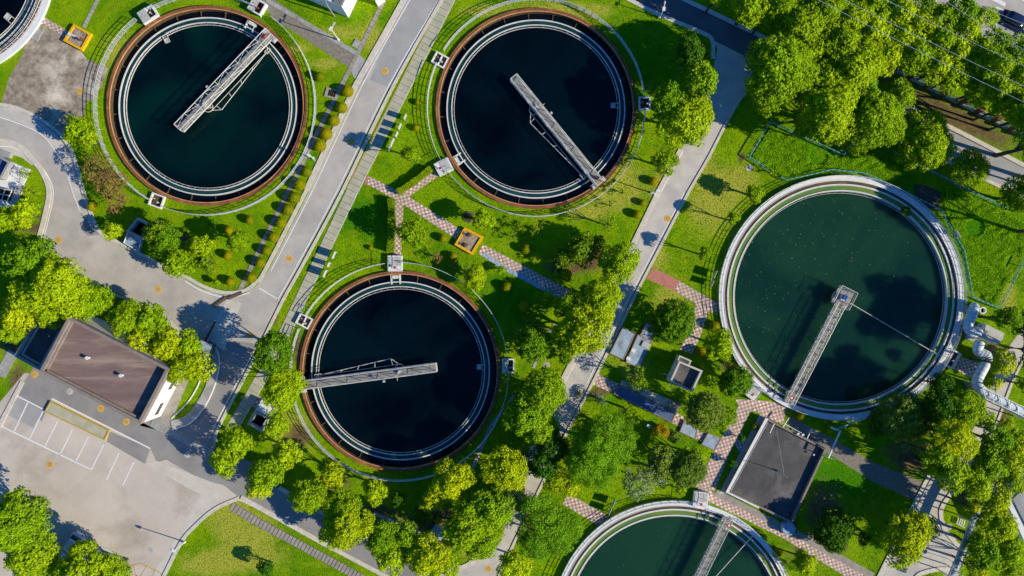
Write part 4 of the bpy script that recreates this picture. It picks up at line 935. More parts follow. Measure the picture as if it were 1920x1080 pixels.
pd = pad([(138, 44.4), (118, 76), (153, 95), (171, 63)], 'yellow-edged valve pad with a fallen white and red valve, by the weathered yard', [(152, 74, 10)])
x, y = P(137, 66, .6); MB().tube([(x-.5, y+.15, .65), (x+.9, y-.35, .65)], .13, 8).cyl((x-.5, y+.15), .22, .5, .78, 12).build('valve_body', M['white'], pd)
# ducts
def duct(name, pts, r, lb_, ups=()):
    q = [Vector(p) for p in smooth_line(pts, 6)]; t = thing(name, q[0].x, q[0].y, 0, lb_, 'duct', 'large pale ducts')
    MB().tube(q, r, 18).build('duct_body', M['pipe'], t, smooth=True)
    m = MB(); k = 0
    for i in range(3, len(q)-3, 4):
        d = (q[i+1]-q[i-1]).normalized(); m.tube([q[i]-d*.05, q[i]+d*.05], r*1.045, 18)
    m.build('joint_band', M['galv'], t, smooth=False)
    m = MB()
    for i in (len(q)//4, 3*len(q)//4): m.box((q[i].x, q[i].y, q[i].z/2-r*.4), (.3, 1.2, max(.1, q[i].z-r)), .5)
    m.build('support', M['conc'], t)
    return t
def PZ(px, py, zz): return (*P(px, py, zz), zz)
duct('duct', [PZ(1826, 577, .2), PZ(1827, 576, 1.4), PZ(1825, 583, 2.0), PZ(1822, 593, 2.0), PZ(1817, 604, 2.0), PZ(1816, 614, 2.0), PZ(1821, 622, 1.9), PZ(1830, 624, 1.8), PZ(1838, 620, 1.7)], .68, 'curved pale duct above the metal enclosure right of the largest tank')
duct('duct', [PZ(1838, 642, 1.6), PZ(1834, 650, 1.7), PZ(1835, 659, 1.7), PZ(1843, 663, 1.8), PZ(1850, 667, 1.9), PZ(1850, 677, 2.0), PZ(1844, 690, 2.2), PZ(1837, 703, 2.5), PZ(1832, 715, 2.9), PZ(1836, 727, 3.3), PZ(1848, 736, 3.4), PZ(1880, 753, 3.5), PZ(1935, 783, 3.6)], .70, 'long pale duct winding below the enclosure and leaving at the right edge')
t = thing('duct_gantry', *P(1880, 755, 0), 0, 'white ladder-like gantry carrying the long duct over the path at the right edge', 'gantry')
m = MB(); A = [Vector(PZ(1842, 727, 4.3)), Vector(PZ(1940, 773, 4.3))]; B = [Vector(PZ(1848, 747, 4.3)), Vector(PZ(1940, 791, 4.3))]
m.tube(A, .07, 5); m.tube(B, .07, 5)
for z_ in (-1.6,):
    m.tube([A[0]+Vector((0, 0, z_)), A[1]+Vector((0, 0, z_))], .07, 5); m.tube([B[0]+Vector((0, 0, z_)), B[1]+Vector((0, 0, z_))], .07, 5)
m.build('gantry_rail', M['white'], t); m = MB()
for i in range(7):
    f = i/6; a_ = A[0].lerp(A[1], f); b_ = B[0].lerp(B[1], f); dn = Vector((0, 0, -1.6)); m.tube([a_, b_], .06, 5); m.tube([a_, a_+dn], .05, 5); m.tube([b_, b_+dn], .05, 5)
m.build('rung', M['white'], t); m = MB()
for f in (.05, .95):
    for s in (A, B): a_ = s[0].lerp(s[1], f); m.tube([(a_.x, a_.y, 0), (a_.x, a_.y, 2.7)], .09, 6)
m.build('leg', M['white'], t)
t = thing('metal_enclosure', *P(1855, 628, 0), 0, 'pale sheet-metal enclosure with a ridged roof between the two ducts', 'enclosure')
w = PL([(1850, 608), (1884, 625), (1873, 646), (1838, 633)], 2.2); MB().prism(w, 0, 2.1).build('wall', M['pipe'], t)
ww = [Vector(q) for q in w]; rid = [(ww[0]+ww[3])/2, (ww[1]+ww[2])/2]
MB().add([(*ww[0], 2.1), (*ww[1], 2.1), (*ww[2], 2.1), (*ww[3], 2.1), (*rid[0], 2.45), (*rid[1], 2.45)], [[0, 4, 5, 1], [3, 2, 5, 4], [0, 3, 4], [1, 5, 2]]).build('roof', M['conc_light'], t)
MB().prism(PL([(1832, 612), (1850, 607), (1838, 634), (1815, 632)], 1.2), 0, 1.2).build('intake_box', M['blue_and_shade'], t)
MB().prism(PL([(1813, 628), (1836, 634), (1834, 642), (1811, 637)], .5), 0, .5).build('step', M['conc'], t)
c = P(1843.7, 582, .8); t = thing('standpipe', *c, 0, 'short open white standpipe ring right of the duct elbow', 'pipe'); MB().ring(c, .36, .5, 0, .8, 30).build('pipe_wall', M['white'], t); MB().disc(c, .37, .3, 30).build('pipe_inside', M['black'], t)
# ---------------------------------------------------------------- street furniture
def lamp(base, lb_, h=4.2, head=(0, 0), hd=.9, az=30, grp='white lamp posts'):
    x, y = P(*base); t = thing('lamp_post', x, y, 0, lb_, 'lamp', grp, math.radians(az), True)
    MB().cyl((0, 0), .16, 0, .5, 10).tube([(0, 0, .4), (0, 0, h)], .07, 8, rs=[.09, .055]).build('pole', M['white'], t)
    MB().tube([(0, 0, h-.05), (hd, 0, h+.05)], .045, 6).build('arm', M['white'], t)
    MB().box((hd, 0, h+.08), (.5, .22, .1)).build('lamp_head', M['galv'], t)
    MB().box((0, 0, h+.2), (.6, .4, .04)).build('solar_panel', M['white'], t); return t
lamp((635, 75), 'white lamp post on the lawn below the workshop at the top', 5.0, az=60)
lamp((1236, 33), 'white lamp post at the kerb of the shaded top road', 3.6, az=80)
lamp((1226, 363), 'white lamp post beside the left kerb of the centre road', 3.4, az=200)
lamp((347, 1016), 'thin white lamp post on the kerb between car park and lawn', 3.9, az=160, hd=.5)
lamp((588, 297), 'white lamp post among the round bushes by the main road', 2.6, az=-40)
lamp((488, 4), 'lamp post at the top edge beside the pebble path', 4.4, az=170)
def board(px, py, deg, lb_, w=1.1, h=1.2, z0=.5, grp='white notice boards on posts'):
    x, y = P(px, py, 1.5); t = thing('notice_board', x, y, 0, lb_, 'notice board', grp, math.radians(deg), True)
    MB().box((0, 0, z0+h/2), (w, .06, h)).build('panel', M['galv'], t)
    for s in (-1, 1): MB().tube([(s*w*.4, 0, 0), (s*w*.4, 0, z0)], .04, 6).build('leg', M['galv'], t)
for px, py, w_, lb_ in ((759, 218, .8, 'topmost thin white board on the lawn right of the slab drain'), (749, 236, .9, 'second white board from the top of the upper row'), (743, 251, .8, 'third white board from the top of the upper row'), (733, 270, 1.9, 'long white board at the bottom of the upper row'),
                    (625, 478, 1.1, 'topmost white board of the row beside the lower tank'), (615, 496, .7, 'middle white board of the row beside the lower tank'), (608, 513, 1.1, 'lowest white board of the row beside the lower tank'),
                    (1341.5, 515, 1.2, 'upper white board at the left foot of the largest tank'), (1336, 532, .9, 'lower white board at the left foot of the largest tank'),
                    (1151, 945, 1.1, 'upper board beside the short chequered path near the bottom tank'), (1144, 960, .9, 'lower board beside the short chequered path near the bottom tank'), (1797, 439, 1.1, 'lone white board in the overgrown plot right of the largest tank')):
    board(px, py, 66 if px != 1797 else -60, lb_, w_)
# manhole covers
MH = [(722, 133, 'yellow', 'yellow-ringed manhole cover on the pale upper stretch of the main road'), (658, 265, 'yellow', 'yellow-ringed manhole cover in tree shadow on the main road'), (543, 485, 'yellow', 'yellow-ringed manhole cover near the bend of the main road'),
      (469, 628, 'yellow', 'yellow-ringed manhole cover by the pale gate slab'), (297, 543, 'yellow', 'yellow-ringed manhole cover on the curved road above the roadside trees'), (110, 450, 'yellow', 'pale yellow manhole cover beside the big left trees'),
      (65, 702, 'yellow', 'yellow manhole cover at the lower left corner of the annex'), (131, 734, 'white', 'white-centred manhole cover just below the brown-roofed building'), (189, 766, 'yellow', 'bright yellow manhole cover above the green planter strip'),
      (237, 791, 'yellow', 'dark-centred manhole cover near the white end wall'), (352, 852, 'grey', 'grey manhole cover on the shaded service road'), (94, 871, 'yellow', 'yellow manhole cover alone in the car park'), (33, 927, 'yellow', 'yellow manhole cover half under the large lower-left tree'),
      (81, 955, 'yellow', 'yellow manhole cover at the right edge of the large lower-left tree'), (284, 1032, 'white', 'white manhole cover near the lamp shadow in the car park'), (150, 171, 'yellow', 'yellow manhole cover on the weathered yard'), (1252, 410, 'yellow', 'pale orange manhole cover on the centre road by the right kerb'),
      (1084, 738, 'yellow', 'dark yellow manhole cover on the shaded lower centre road'), (916, 1067, 'yellow', 'yellow manhole cover at the bottom end of the centre road'), (1405, 315, 'white', 'white round cover in the grass beside the green mesh fence'), (1025, 685, 'sand', 'faint sandy round cover in the grass right of the lower tank'),
      (1733, 211, 'yellow', 'dull yellow cover in the shaded strip below the pier fence'), (1779, 988, 'white', 'pale round cover on the small lawn by the right-hand road'), (1787, 1008, 'sand', 'sandy cover below the pale round one by the right-hand road')]
for px, py, c, lb_ in MH:
    x, y = P(px, py); t = thing('manhole_cover', x, y, .02, lb_, 'manhole cover', 'round manhole covers', rnd.random()*3, True)
    zz = .012
    MB().cyl((0, 0), .30, 0, zz+.01, 28).build('lid', M['conc_light' if c in ('white', 'sand') else ('conc' if c == 'grey' else 'asphalt_mid')], t)
    MB().ring((0, 0), .30, .50, 0, zz, 32).build('ring', M['yellow' if c == 'yellow' else 'conc_light'], t)
    m = MB(); [m.box((-.15+.1*k, 0, zz+.015), (.05, .34, .012)) for k in range(4)]; m.build('grip', M['yellow' if c == 'yellow' else 'conc'], t)
# planter with yellow kerb in the car park
t = thing('planter_strip', *P(145, 785, 0), 0, 'long moss-green planter strip with a yellow kerb at the car park edge', 'planter')
w = pave(PL([(94, 752), (83, 772), (196, 826), (205, 807)], .35)); m = MB(); hollow(m, w, quad_inset(w, .18), 0, .35); m.build('kerb', M['yline'], t); MB().prism(quad_inset(w, .17), 0, .28).build('bed', M['slab'], t)
# gate boards and gate
for px, py, lb_ in ((412, 566, 'left brown timber ramp across the gate slab, tilted down'), (440, 554, 'right brown timber ramp at the kerb end of the gate slab')):
    x, y = P(px, py, .2); a = math.radians(35 if px < 420 else 22); o = MB().box((x, y, .15), (2.25, .5, .1), a).box((x, y, .22), (2.1, .3, .05), a).build('timber_ramp', M['wood'], bevel=.02); tag(o, lb_, 'ramp', 'brown timber ramps')
t = thing('sliding_gate', *P(393, 622, 0), 0, 'dark folding gate lying along the left side of the gate slab', 'gate')
a_ = Vector(P(404, 602)); b_ = Vector(P(383, 642)); m = MB(); truss_side(m, a_, b_, .1, 1.1, 14, .035); m.build('gate_frame', M['wallg'], t); MB().box(((a_.x+b_.x)/2, (a_.y+b_.y)/2, .08), ((b_-a_).length, .3, .1), math.atan2(*(b_-a_).yx)).build('gate_track', M['black'], t)
t = thing('gate_booth', *P(384, 655, 0), 0, 'small glassy gate booth half hidden by the bright tree beside the gate slab', 'booth')
w = PL([(378, 640), (372, 664), (384, 676), (395, 648)], 2.4); MB().prism(w, 0, 2.3).build('wall', M['glass'], t); MB().prism(quad_inset(w, -.15), 2.3, 2.42).build('roof', M['blue_and_shade'], t)
# fences
def mesh_fence(pts, lb_, h=.9, mtx='teal', pitch=2.4, piers=False):
    q = PL(pts); t = thing('mesh_fence', *q[0], 0, lb_, 'fence', 'low teal mesh fences')
    post = None
    for a_, b_ in zip(q, q[1:]):
        A, B = Vector(a_), Vector(b_); n = max(1, int((B-A).length/pitch)); m = MB()
        for hh in (.15, .5): m.tube([(*A, hh), (*B, hh)], .015, 4)
        m.tube([(*A, h), (*B, h)], .07, 6)
        k = int((B-A).length/.3)
        for i in range(k+1): c = A.lerp(B, i/max(1, k)); m.tube([(*c, .05), (*c, h)], .01, 3)
        m.build('mesh_panel', M[mtx], t); w_ = MB(); k = int((B-A).length/.7)
        for i in range(k): c = A.lerp(B, (i+.25)/k); d = (B-A)/k*.22; w_.tube([(c.x-d.x, c.y-d.y, h), (c.x+d.x, c.y+d.y, h)], .078, 6)
        w_.build('wrapping', M['tealw'], t)
        for i in range(n):
            c = A.lerp(B, i/n); MB().tube([(*c, 0), (*c, h+.05)], .045, 6).build('post', M[mtx], t)
mesh_fence([(1578, 292), (1442, 230), (1402, 296), (1441, 321)], 'teal mesh fence around the left overgrown plot by the centre road')
mesh_fence([(1578, 292), (1596, 266)], 'short teal mesh fence piece at the right end of the left plot')
mesh_fence([(1461, 333), (1470, 339), (1515, 329), (1556, 319), (1618, 326), (1670, 350), (1711, 370), (1760, 395), (1777, 427), (1802, 470), (1812, 520), (1818, 557), (1868, 578), (1894, 529), (1925, 468)], 'long teal mesh fence following the upper right side of the largest tank')
mesh_fence([(1672, 286), (1715, 308.5), (1817, 360), (1883, 392)], 'straight teal mesh fence below the row of big trees')
t = thing('pier_fence', *P(1790, 190), 0, 'white fence with red brick piers along the shaded strip at the upper right', 'fence')
A, B = Vector(P(1600, 92)), Vector(P(1945, 270)); d = (B-A).normalized(); ang = math.atan2(d.y, d.x); Lf = (B-A).length; c = (A+B)/2
MB().box((c.x, c.y, .15), (Lf, .35, .3), ang).build('base_wall', M['conc_light'], t)
npier = 11
for i in range(npier):
    q = A+(B-A)*(i+.3)/npier; pr = MB().box((q.x, q.y, .95), (.55, .5, 1.9), ang).build('pier', M['brick'], t); MB().box((q.x, q.y, 1.95), (.68, .62, .1), ang).build('pier_cap', M['brick'], pr)
    q2 = A+(B-A)*(i+.8)/npier; m = MB(); Ls = Lf/npier-.7
    for hh in (.5, 1.5): m.box((q2.x, q2.y, hh), (Ls, .06, .06), ang)
    k = int(Ls/.18)
    for j in range(k): w_ = q2+d*(-Ls/2+Ls*(j+.5)/k); m.box((w_.x, w_.y, 1.0), (.035, .035, 1.1), ang)
    m.build('rail_panel', M['white'], t)
# power cables high above the street trees
CB = [((1540, 0), (1920, 189), 'lowest left'), ((1590, 0), (1920, 159), 'second from the left'), ((1668, 0), (1920, 121), 'middle'), ((1776, 0), (1920, 90), 'second from the right'), ((1830, 0), (1920, 42), 'right-hand')]
for a_, b_, nm in CB:
    zz = 13; A, B = Vector(P(*a_, zz)), Vector(P(*b_, zz)); d = B-A; A -= d*.6; B += d*.6
    pts = [(*(A.lerp(B, i/20)), zz+1.2*((i/10-1)**2)-.6) for i in range(21)]
    o = MB().tube(pts, .028, 5).build('power_cable', M['wire']); tag(o, 'thin pale overhead cable above the street trees, %s of the five' % nm, 'cable', 'overhead cables')
# cylinder tank by the pump house corner
c = P(1480, 992, 1.2); t = thing('water_tank', *c, 0, 'grey-blue round tank at the bottom corner of the pump house', 'tank'); MB().cyl(c, 1.0, 0, 1.2, 32, r2=.95).build('tank_body', M['blue_and_shade'], t)
for k in range(4): a = -1.2+k*.75; MB().cyl((c[0]+1.15*math.cos(a), c[1]+1.15*math.sin(a)), .18, 0, .9, 12).build('valve', M['black'], t)
# steel pipe bridge portals by the right-hand path
t = thing('pipe_rack', *P(1800, 985), 0, 'tall pipe rack hidden in trees with a blue pipe showing by the right-hand road', 'pipe rack')
a_ = Vector(PZ(1785, 1075, 3)); b_ = Vector(PZ(1826, 972, 3)); c_ = Vector(PZ(1870, 885, 3)); MB().tube([a_-(b_-a_)*.3, b_, c_], .38, 12).build('main_pipe', M['blue_and_shade'], t)
m = MB(); 
for s in (-.7, .7):
    off = Vector((s, s*.4, .5)); m.tube([a_+off, b_+off, c_+off], .07, 5)
for f in range(12):
    q = a_.lerp(b_, f/6) if f < 7 else b_.lerp(c_, (f-6)/6); m.tube([q+Vector((-.7, -.28, .5)), q+Vector((.7, .28, .5))], .05, 5)
m.build('rack_rail', M['galv'], t); m = MB()
for f in (0, .5, 1): q = a_.lerp(b_, f); [m.tube([(q.x+s*.7, q.y+s*.28, 0), (q.x+s*.7, q.y+s*.28, 4.5)], .09, 5) for s in (-1, 1)]
m.build('column', M['galv'], t)
x, y = P(1799, 978); t = thing('bench_frame', *P(1799, 978), 0, 'white slatted frame on the small lawn by the right-hand road', 'frame')
m = MB(); [m.box((P(1793+k*4, 975+k*1.5)[0], P(1793+k*4, 975+k*1.5)[1], .4), (.12, .9, .08), -.3) for k in range(4)]; m.build('slat', M['white'], t)
x, y = P(1798, 984); MB().box((x, y, .3), (1.5, .08, .08), -.45).build('rail', M['white'], t)
x, y = P(1790, 1056, 2); t = thing('round_sign', x, y, 0, 'round red-rimmed road sign beside the blue pipe at the bottom right', 'sign'); sg = MB().tube([(x, y, 0), (x, y, 2)], .04, 6).build('post', M['galv'], t)
sd = MB().ring((x, y), .26, .36, 2.0, 2.04, 26).build('sign_rim', M['red'], t); MB().disc((x, y), .27, 2.02, 24).build('sign_face', M['white'], t)
# grate box
x, y = P(621, 175); t = thing('drain_grate', x, y, 0, 'dark slotted drain grate beside the narrow slab drain', 'grate', rz=math.radians(-15), local=True)
MB().box((0, 0, .08), (1.7, 1.35, .16)).build('frame', M['slab_grey'], t); MB().box((.15, 0, .165), (1.1, .9, .02)).build('opening', M['black'], t); m = MB(); [m.box((-.2+.3*k, 0, .19), (.08, .9, .04)) for k in range(4)]; m.build('bar', M['rustdk'], t)
for px, py, l, w_, dg, lb_ in ((668, 82, 1.2, .9, 60, 'flat concrete cover on the lawn beside the narrow drain'), (566, 574, .9, .6, -28, 'small flat slab at the slab drain above the two-celled pit'), (69, 66, 1.6, 1.2, 60, 'grey step slab between the corner tank walkway and the yard')):
    x, y = P(px, py); o = MB().box((x, y, .06), (l, w_, .12), math.radians(dg)).build('cover_slab', M['conc'], bevel=.015); tag(o, lb_, 'slab')

# ---------------------------------------------------------------- cars
def car(px, py, deg, paint, lb_, L_=4.5, W_=1.82, Hh=1.48):
    x, y = P(px, py, .7); t = thing('parked_car', x, y, 0, lb_, 'car', 'cars', math.radians(deg), True)
    def loft(secs, name, mt, n=20, par=t):   # sections across x: (x, halfwidth, z0, z1)
        vs = []; fs = []
        for (sx, hw, z0, z1) in secs:
            for k in range(n):
                a = 6.2831853*k/n; ca, sa = math.cos(a), math.sin(a)
                e = .38; yy = hw*math.copysign(abs(ca)**e, ca); zz = (z0+z1)/2+(z1-z0)/2*math.copysign(abs(sa)**e, sa); vs.append((sx, yy, zz))
        for i in range(len(secs)-1):
            for k in range(n): l = (k+1) % n; fs.append([i*n+k, i*n+l, (i+1)*n+l, (i+1)*n+k][::-1])
        fs += [list(range(n)), [(len(secs)-1)*n+k for k in range(n)][::-1]]
        m = MB(); m.add(vs, fs); o = m.build(name, mt, par, smooth=True); return o
    h = W_/2; f = L_/2
    loft([(-f, h*.72, .35, .72), (-f+.12, h*.9, .28, .88), (-f+.6, h*.99, .2, .95), (-f*.3, h, .18, .96), (f*.35, h, .18, .93), (f-.8, h*.97, .2, .88), (f-.2, h*.86, .27, .76), (f, h*.66, .34, .62)], 'body', paint)
    loft([(-f+.5, h*.74, .88, .94), (-f+1.0, h*.80, .86, Hh-.12), (-.2, h*.82, .86, Hh-.06), (.55, h*.80, .86, Hh-.1), (1.25, h*.74, .86, .93)], 'windows', M['glass'])
    loft([(-f+1.0, h*.62, Hh-.12, Hh-.06), (-f+1.35, h*.70, Hh-.14, Hh-.005), (-.1, h*.72, Hh-.14, Hh), (.42, h*.68, Hh-.14, Hh-.03), (.6, h*.58, Hh-.14, Hh-.08)], 'roof', paint)
    for s in (-1, 1):
        for xx in (-f+.85, f-.9):
            w_ = MB().tube([(xx, s*(h-.2), .33), (xx, s*(h+.01), .33)], .33, 20).build('wheel', M['rubber'], t); MB().tube([(xx, s*(h-.1), .33), (xx, s*(h+.025), .33)], .2, 14).build('rim', M['galv'], w_)
        MB().box((-f+.06, s*h*.66, .76), (.16, .36, .16)).build('tail_light', M['lampred'], t)
        MB().box((f-.14, s*h*.62, .66), (.2, .34, .12)).build('headlight', M['lampclear'], t)
        MB().box((.95, s*(h+.08), .98), (.12, .2, .12)).build('mirror', paint, t)
car(134, 1024, -123, M['carwhite'], 'white car in the car park with its rear end sticking out from under a tree')
car(56, 1077, -123, M['carblue2'], 'blue car almost hidden between the two lower-left trees')
car(1907, 41, -27, M['carblue'], 'navy car on the street in the upper right corner', 5.0, 1.95, 1.7)
# ---------------------------------------------------------------- vegetation
def np_mesh(name, V, k, tint, mt):
    n = len(V)//k; me = bpy.data.meshes.new(name)
    me.vertices.add(len(V)); me.vertices.foreach_set('co', V.astype(np.float32).ravel())
    me.loops.add(len(V)); me.loops.foreach_set('vertex_index', np.arange(len(V), dtype=np.int32))
    me.polygons.add(n); me.polygons.foreach_set('loop_start', np.arange(0, len(V), k, dtype=np.int32))
    me.update(calc_edges=True)
    at = me.attributes.new('tint', 'FLOAT', 'POINT'); at.data.foreach_set('value', np.repeat(tint, k).astype(np.float32))
    me.materials.append(mt); return me
def unit(a): return a/np.maximum(1e-6, np.linalg.norm(a, axis=-1, keepdims=True))
def leaves(rg, pos, nrm, size, tint, jit=.55, aspect=.6):
    n = len(pos); N_ = unit(nrm + rg.normal(0, jit, (n, 3)))
    T = unit(np.cross(N_, rg.normal(0, 1, (n, 3)))); B = np.cross(N_, T)
    s = size*rg.uniform(.65, 1.35, (n, 1)); l = T*s*.5; w = B*s*.5*aspect
    V = np.stack([pos-l, pos-w+l*.15, pos+l, pos+w+l*.15], 1).reshape(-1, 3)
    return V
def crown(seed, R, leaf=.26, lobe=.62, flat=.8, dens=1.0, nsub=7, gap=0., jit=.55, aspect=.62, sub=.5):
    """crown of radius R about the origin: sub-crowns -> leafy lobes -> single leaves"""
    rg = np.random.default_rng(seed)
    subs = []; ph = rg.uniform(0, 6.28)
    for i in range(nsub):
        a = ph+6.2831853*i/nsub + rg.uniform(-.25, .25); d = R*(1-sub)*rg.uniform(.72, 1.12)
        subs.append((d*math.cos(a), d*math.sin(a), rg.uniform(-.22, .12)*R*flat, R*sub*rg.uniform(.72, 1.1)))
    subs += [(rg.uniform(-.15, .15)*R, rg.uniform(-.15, .15)*R, R*flat*.28, R*sub*1.12)]
    if R > 3.5:
        for i in range(5):
            a = ph+1+6.28*i/5; subs.append((R*.35*math.cos(a), R*.35*math.sin(a), R*flat*rg.uniform(.1, .35), R*sub*rg.uniform(.55, .8)))
    subs = np.array(subs); C = []; Lr = []
    for (sx, sy, sz, sr) in subs:
        lb = min(lobe, sr*.6); n = int(dens*1.9*(sr/lb)**2*2.2)+4
        u = unit(rg.normal(0, 1, (n, 3))); u[:, 2] = np.where(u[:, 2] < -.35, -u[:, 2], u[:, 2])
        rr = (sr-lb*.6)*rg.uniform(.76, 1.14, (n, 1)); p = u*rr*np.array([1, 1, flat])+np.array([sx, sy, sz])
        C.append(p); Lr.append(lb*rg.uniform(.6, 1.15, n))
    C = np.concatenate(C); Lr = np.concatenate(Lr)
    # drop lobes deep inside other sub crowns
    keep = np.ones(len(C), bool)
    for (sx, sy, sz, sr) in subs:
        d = np.linalg.norm((C-np.array([sx, sy, sz]))/np.array([1, 1, flat]), axis=1); keep &= d > sr*.62
    keep &= rg.random(len(C)) > gap
    C, Lr = C[keep], Lr[keep]; lt = rg.uniform(0, 1, len(C))
    P_, N_, T_ = [], [], []
    for c, r, t in zip(C, Lr, lt):
        n = int(dens*4.6*(r/leaf)**2)+6
        u = unit(rg.normal(0, 1, (n, 3))+np.array([0, 0, .45])+unit(c[None, :])*.35)
        P_.append(c+u*r*rg.uniform(.72, 1.12, (n, 1))*np.array([1, 1, .85])); N_.append(u+np.array([.50, -.16, .48]))
        T_.append(np.clip(.16+.34*t+.40*u[:, 2]+rg.normal(0, .15, n)+.14*c[2]/R, 0, 1))  # painted shading: upward and higher leaves lighter, lower ones darker
    V = leaves(rg, np.concatenate(P_), np.concatenate(N_), leaf, None, jit, aspect); return V, np.concatenate(T_)
def trunk_mesh(seed, R, zc):
    rg = random.Random(seed); m = MB(); r0 = .05*R+.05
    m.tube([(0, 0, -.05), (rg.uniform(-.1, .1), rg.uniform(-.1, .1), zc*.45), (rg.uniform(-.2, .2), rg.uniform(-.2, .2), zc*.9)], r0, 8, rs=[r0*1.3, r0, r0*.45])
    for i in range(6):
        a = 6.28*i/6+rg.uniform(-.4, .4); h = zc*rg.uniform(.4, .62)
        m.tube([(0, 0, h), (math.cos(a)*R*.3, math.sin(a)*R*.3, h+zc*.22), (math.cos(a)*R*.68, math.sin(a)*R*.68, zc*rg.uniform(.9, 1.1))], r0*.5, 6, rs=[r0*.5, r0*.33, r0*.12])
    me = bpy.data.meshes.new('trunk'); me.from_pydata(m.v, [], m.f); me.materials.append(M['bark']); me.update(); return me
KIND = {  # name, material, leaf, lobe, flat, dens, nsub, gap, jit, aspect, sub
    'bright': ('leafy_tree', 'leaf_bright', .29, .70, .80, 1.7, 7, .02, .38, .62, .5),
    'yellow': ('leafy_tree', 'leaf_yellow', .29, .68, .80, 1.6, 7, .04, .38, .62, .5),
    'mid': ('leafy_tree', 'leaf_mid', .29, .68, .85, 1.7, 7, .02, .38, .62, .5),
    'dark': ('leafy_tree', 'leaf_dark', .27, .5, .85, 1.5, 6, .03, .5, .6, .55),
    'round': ('round_tree', 'leaf_round', .24, .42, .92, 1.5, 4, .0, .38, .6, .8),
    'olive': ('leafy_tree', 'leaf_olive', .24, .40, .90, 1.5, 5, .02, .4, .55, .62),
    'feather': ('feathery_tree', 'leaf_feather', .23, .75, .75, 1.9, 9, .03, .7, .4, .42),
    'magnolia': ('magnolia_tree', 'leaf_magnolia', .38, .55, .85, 1.5, 6, .06, .5, .45, .5),
    'magnoliay': ('magnolia_tree', 'leaf_bright', .38, .55, .85, 1.5, 6, .06, .5, .45, .5),
    'orange': ('flowering_bush', 'leaf_orange', .2, .4, .85, 1.0, 5, .05, .5, .6, .5),
    'pale': ('pale_tree', 'leaf_pale', .24, .42, .8, .8, 6, .1, .6, .5, .5),
    'sparse': ('young_tree', 'leaf_bright', .25, .34, .8, .8, 7, .35, .8, .4, .38),
    'reddish': ('reddish_shrub', 'leaf_red', .22, .3, .6, .7, 7, .3, .8, .4, .4),
    'sapling': ('sapling', 'leaf_bright', .28, .45, .9, 2.2, 5, .0, .42, .5, .5),
}
BUCK = [.7, 1.3, 2.2, 3.3, 4.6]
PROTO = {}
def get_proto(kind, b, v):
    key = (kind, b, v); name, mt, leaf, lobe, flat, dens, nsub, gap, jit, asp, sub = KIND[kind]
    gkey = (leaf, lobe, flat, dens, nsub, gap, b, v)
    if gkey not in PROTO:
        R = BUCK[b]; lf = leaf*(.62 if b == 0 else .8 if b == 1 else 1); lo = lobe*(.5 if b == 0 else .7 if b == 1 else 1)
        V, T = crown(hash((b, v, int(leaf*100), nsub)) % 99991, R, lf, lo, flat, dens, nsub if b > 1 else max(3, nsub-3), gap, jit, asp, sub)
        PROTO[gkey] = (V, T)
    if key not in PROTO:
        V, T = PROTO[gkey]; PROTO[key] = np_mesh('crown', V, 4, T, M[mt])
    return PROTO[key]
TRK = {}
GRP = {'leafy_tree': 'leafy trees of the works', 'round_tree': 'clipped round trees', 'magnolia_tree': 'magnolia trees', 'feathery_tree': 'feathery trees', 'sapling': 'young planted trees'}
cnt = [0]
def tree(px, py, r, kind, label, zc=None, stretch=1.0):
    R = r/S
    if px > 1330 and py < 245 and kind in ('yellow', 'mid') and px != 1462: kind = 'bright' if cnt[0] % 4 else 'mid'
    if zc is None:
        zc = R*.82+1.0 if R > 1.2 else R*.85+.5
        if R > 1.7 and kind not in ('round', 'magnolia', 'magnoliay', 'reddish'): zc = R*.85+2.3
        if px > 1740 and 700 < py < 1100: zc += 2.2 + (2.3 if 780 < py < 1000 and px < 1840 else 0)
        if px > 1680 and 990 < py < 1050 and px < 1750: zc = 5.3
        if 1290 < px < 1330 and 90 < py < 150: zc = 6.8
        if 1250 < px < 1310 and 180 < py < 230: zc = 5.8
    if px > 1330 and py < 245: R *= 1.13
    if py < 245 and 1330 < px < 1925: zc = R*.75+(6.5 if px > 1870 and py > 120 else 4.6)
    R = R*(H-zc)/H
    b = min(range(len(BUCK)), key=lambda i: abs(math.log(BUCK[i]/R))); s = R/BUCK[b]
    cnt[0] += 1; nvar = 4 if b >= 2 else 3
    x, y = P(px, py, zc+.2*R); name = KIND[kind][0]
    t = thing(name, x, y, 0, label, 'tree' if R > .9 else 'shrub', GRP.get(name), rnd.uniform(-.55, .55), True)
    me = get_proto(kind, b, cnt[0] % nvar)
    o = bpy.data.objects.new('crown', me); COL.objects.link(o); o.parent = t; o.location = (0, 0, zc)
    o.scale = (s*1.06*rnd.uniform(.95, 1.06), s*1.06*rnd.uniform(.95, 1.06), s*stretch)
    k = (b, cnt[0] % 2)
    if k not in TRK: TRK[k] = trunk_mesh(b*7+k[1], BUCK[b], BUCK[b]*.82+1.0)
    o = bpy.data.objects.new('trunk', TRK[k]); COL.objects.link(o); o.parent = t; z0 = BUCK[b]*.82+1.0; o.scale = (s, s, zc/z0*.92)
    return t
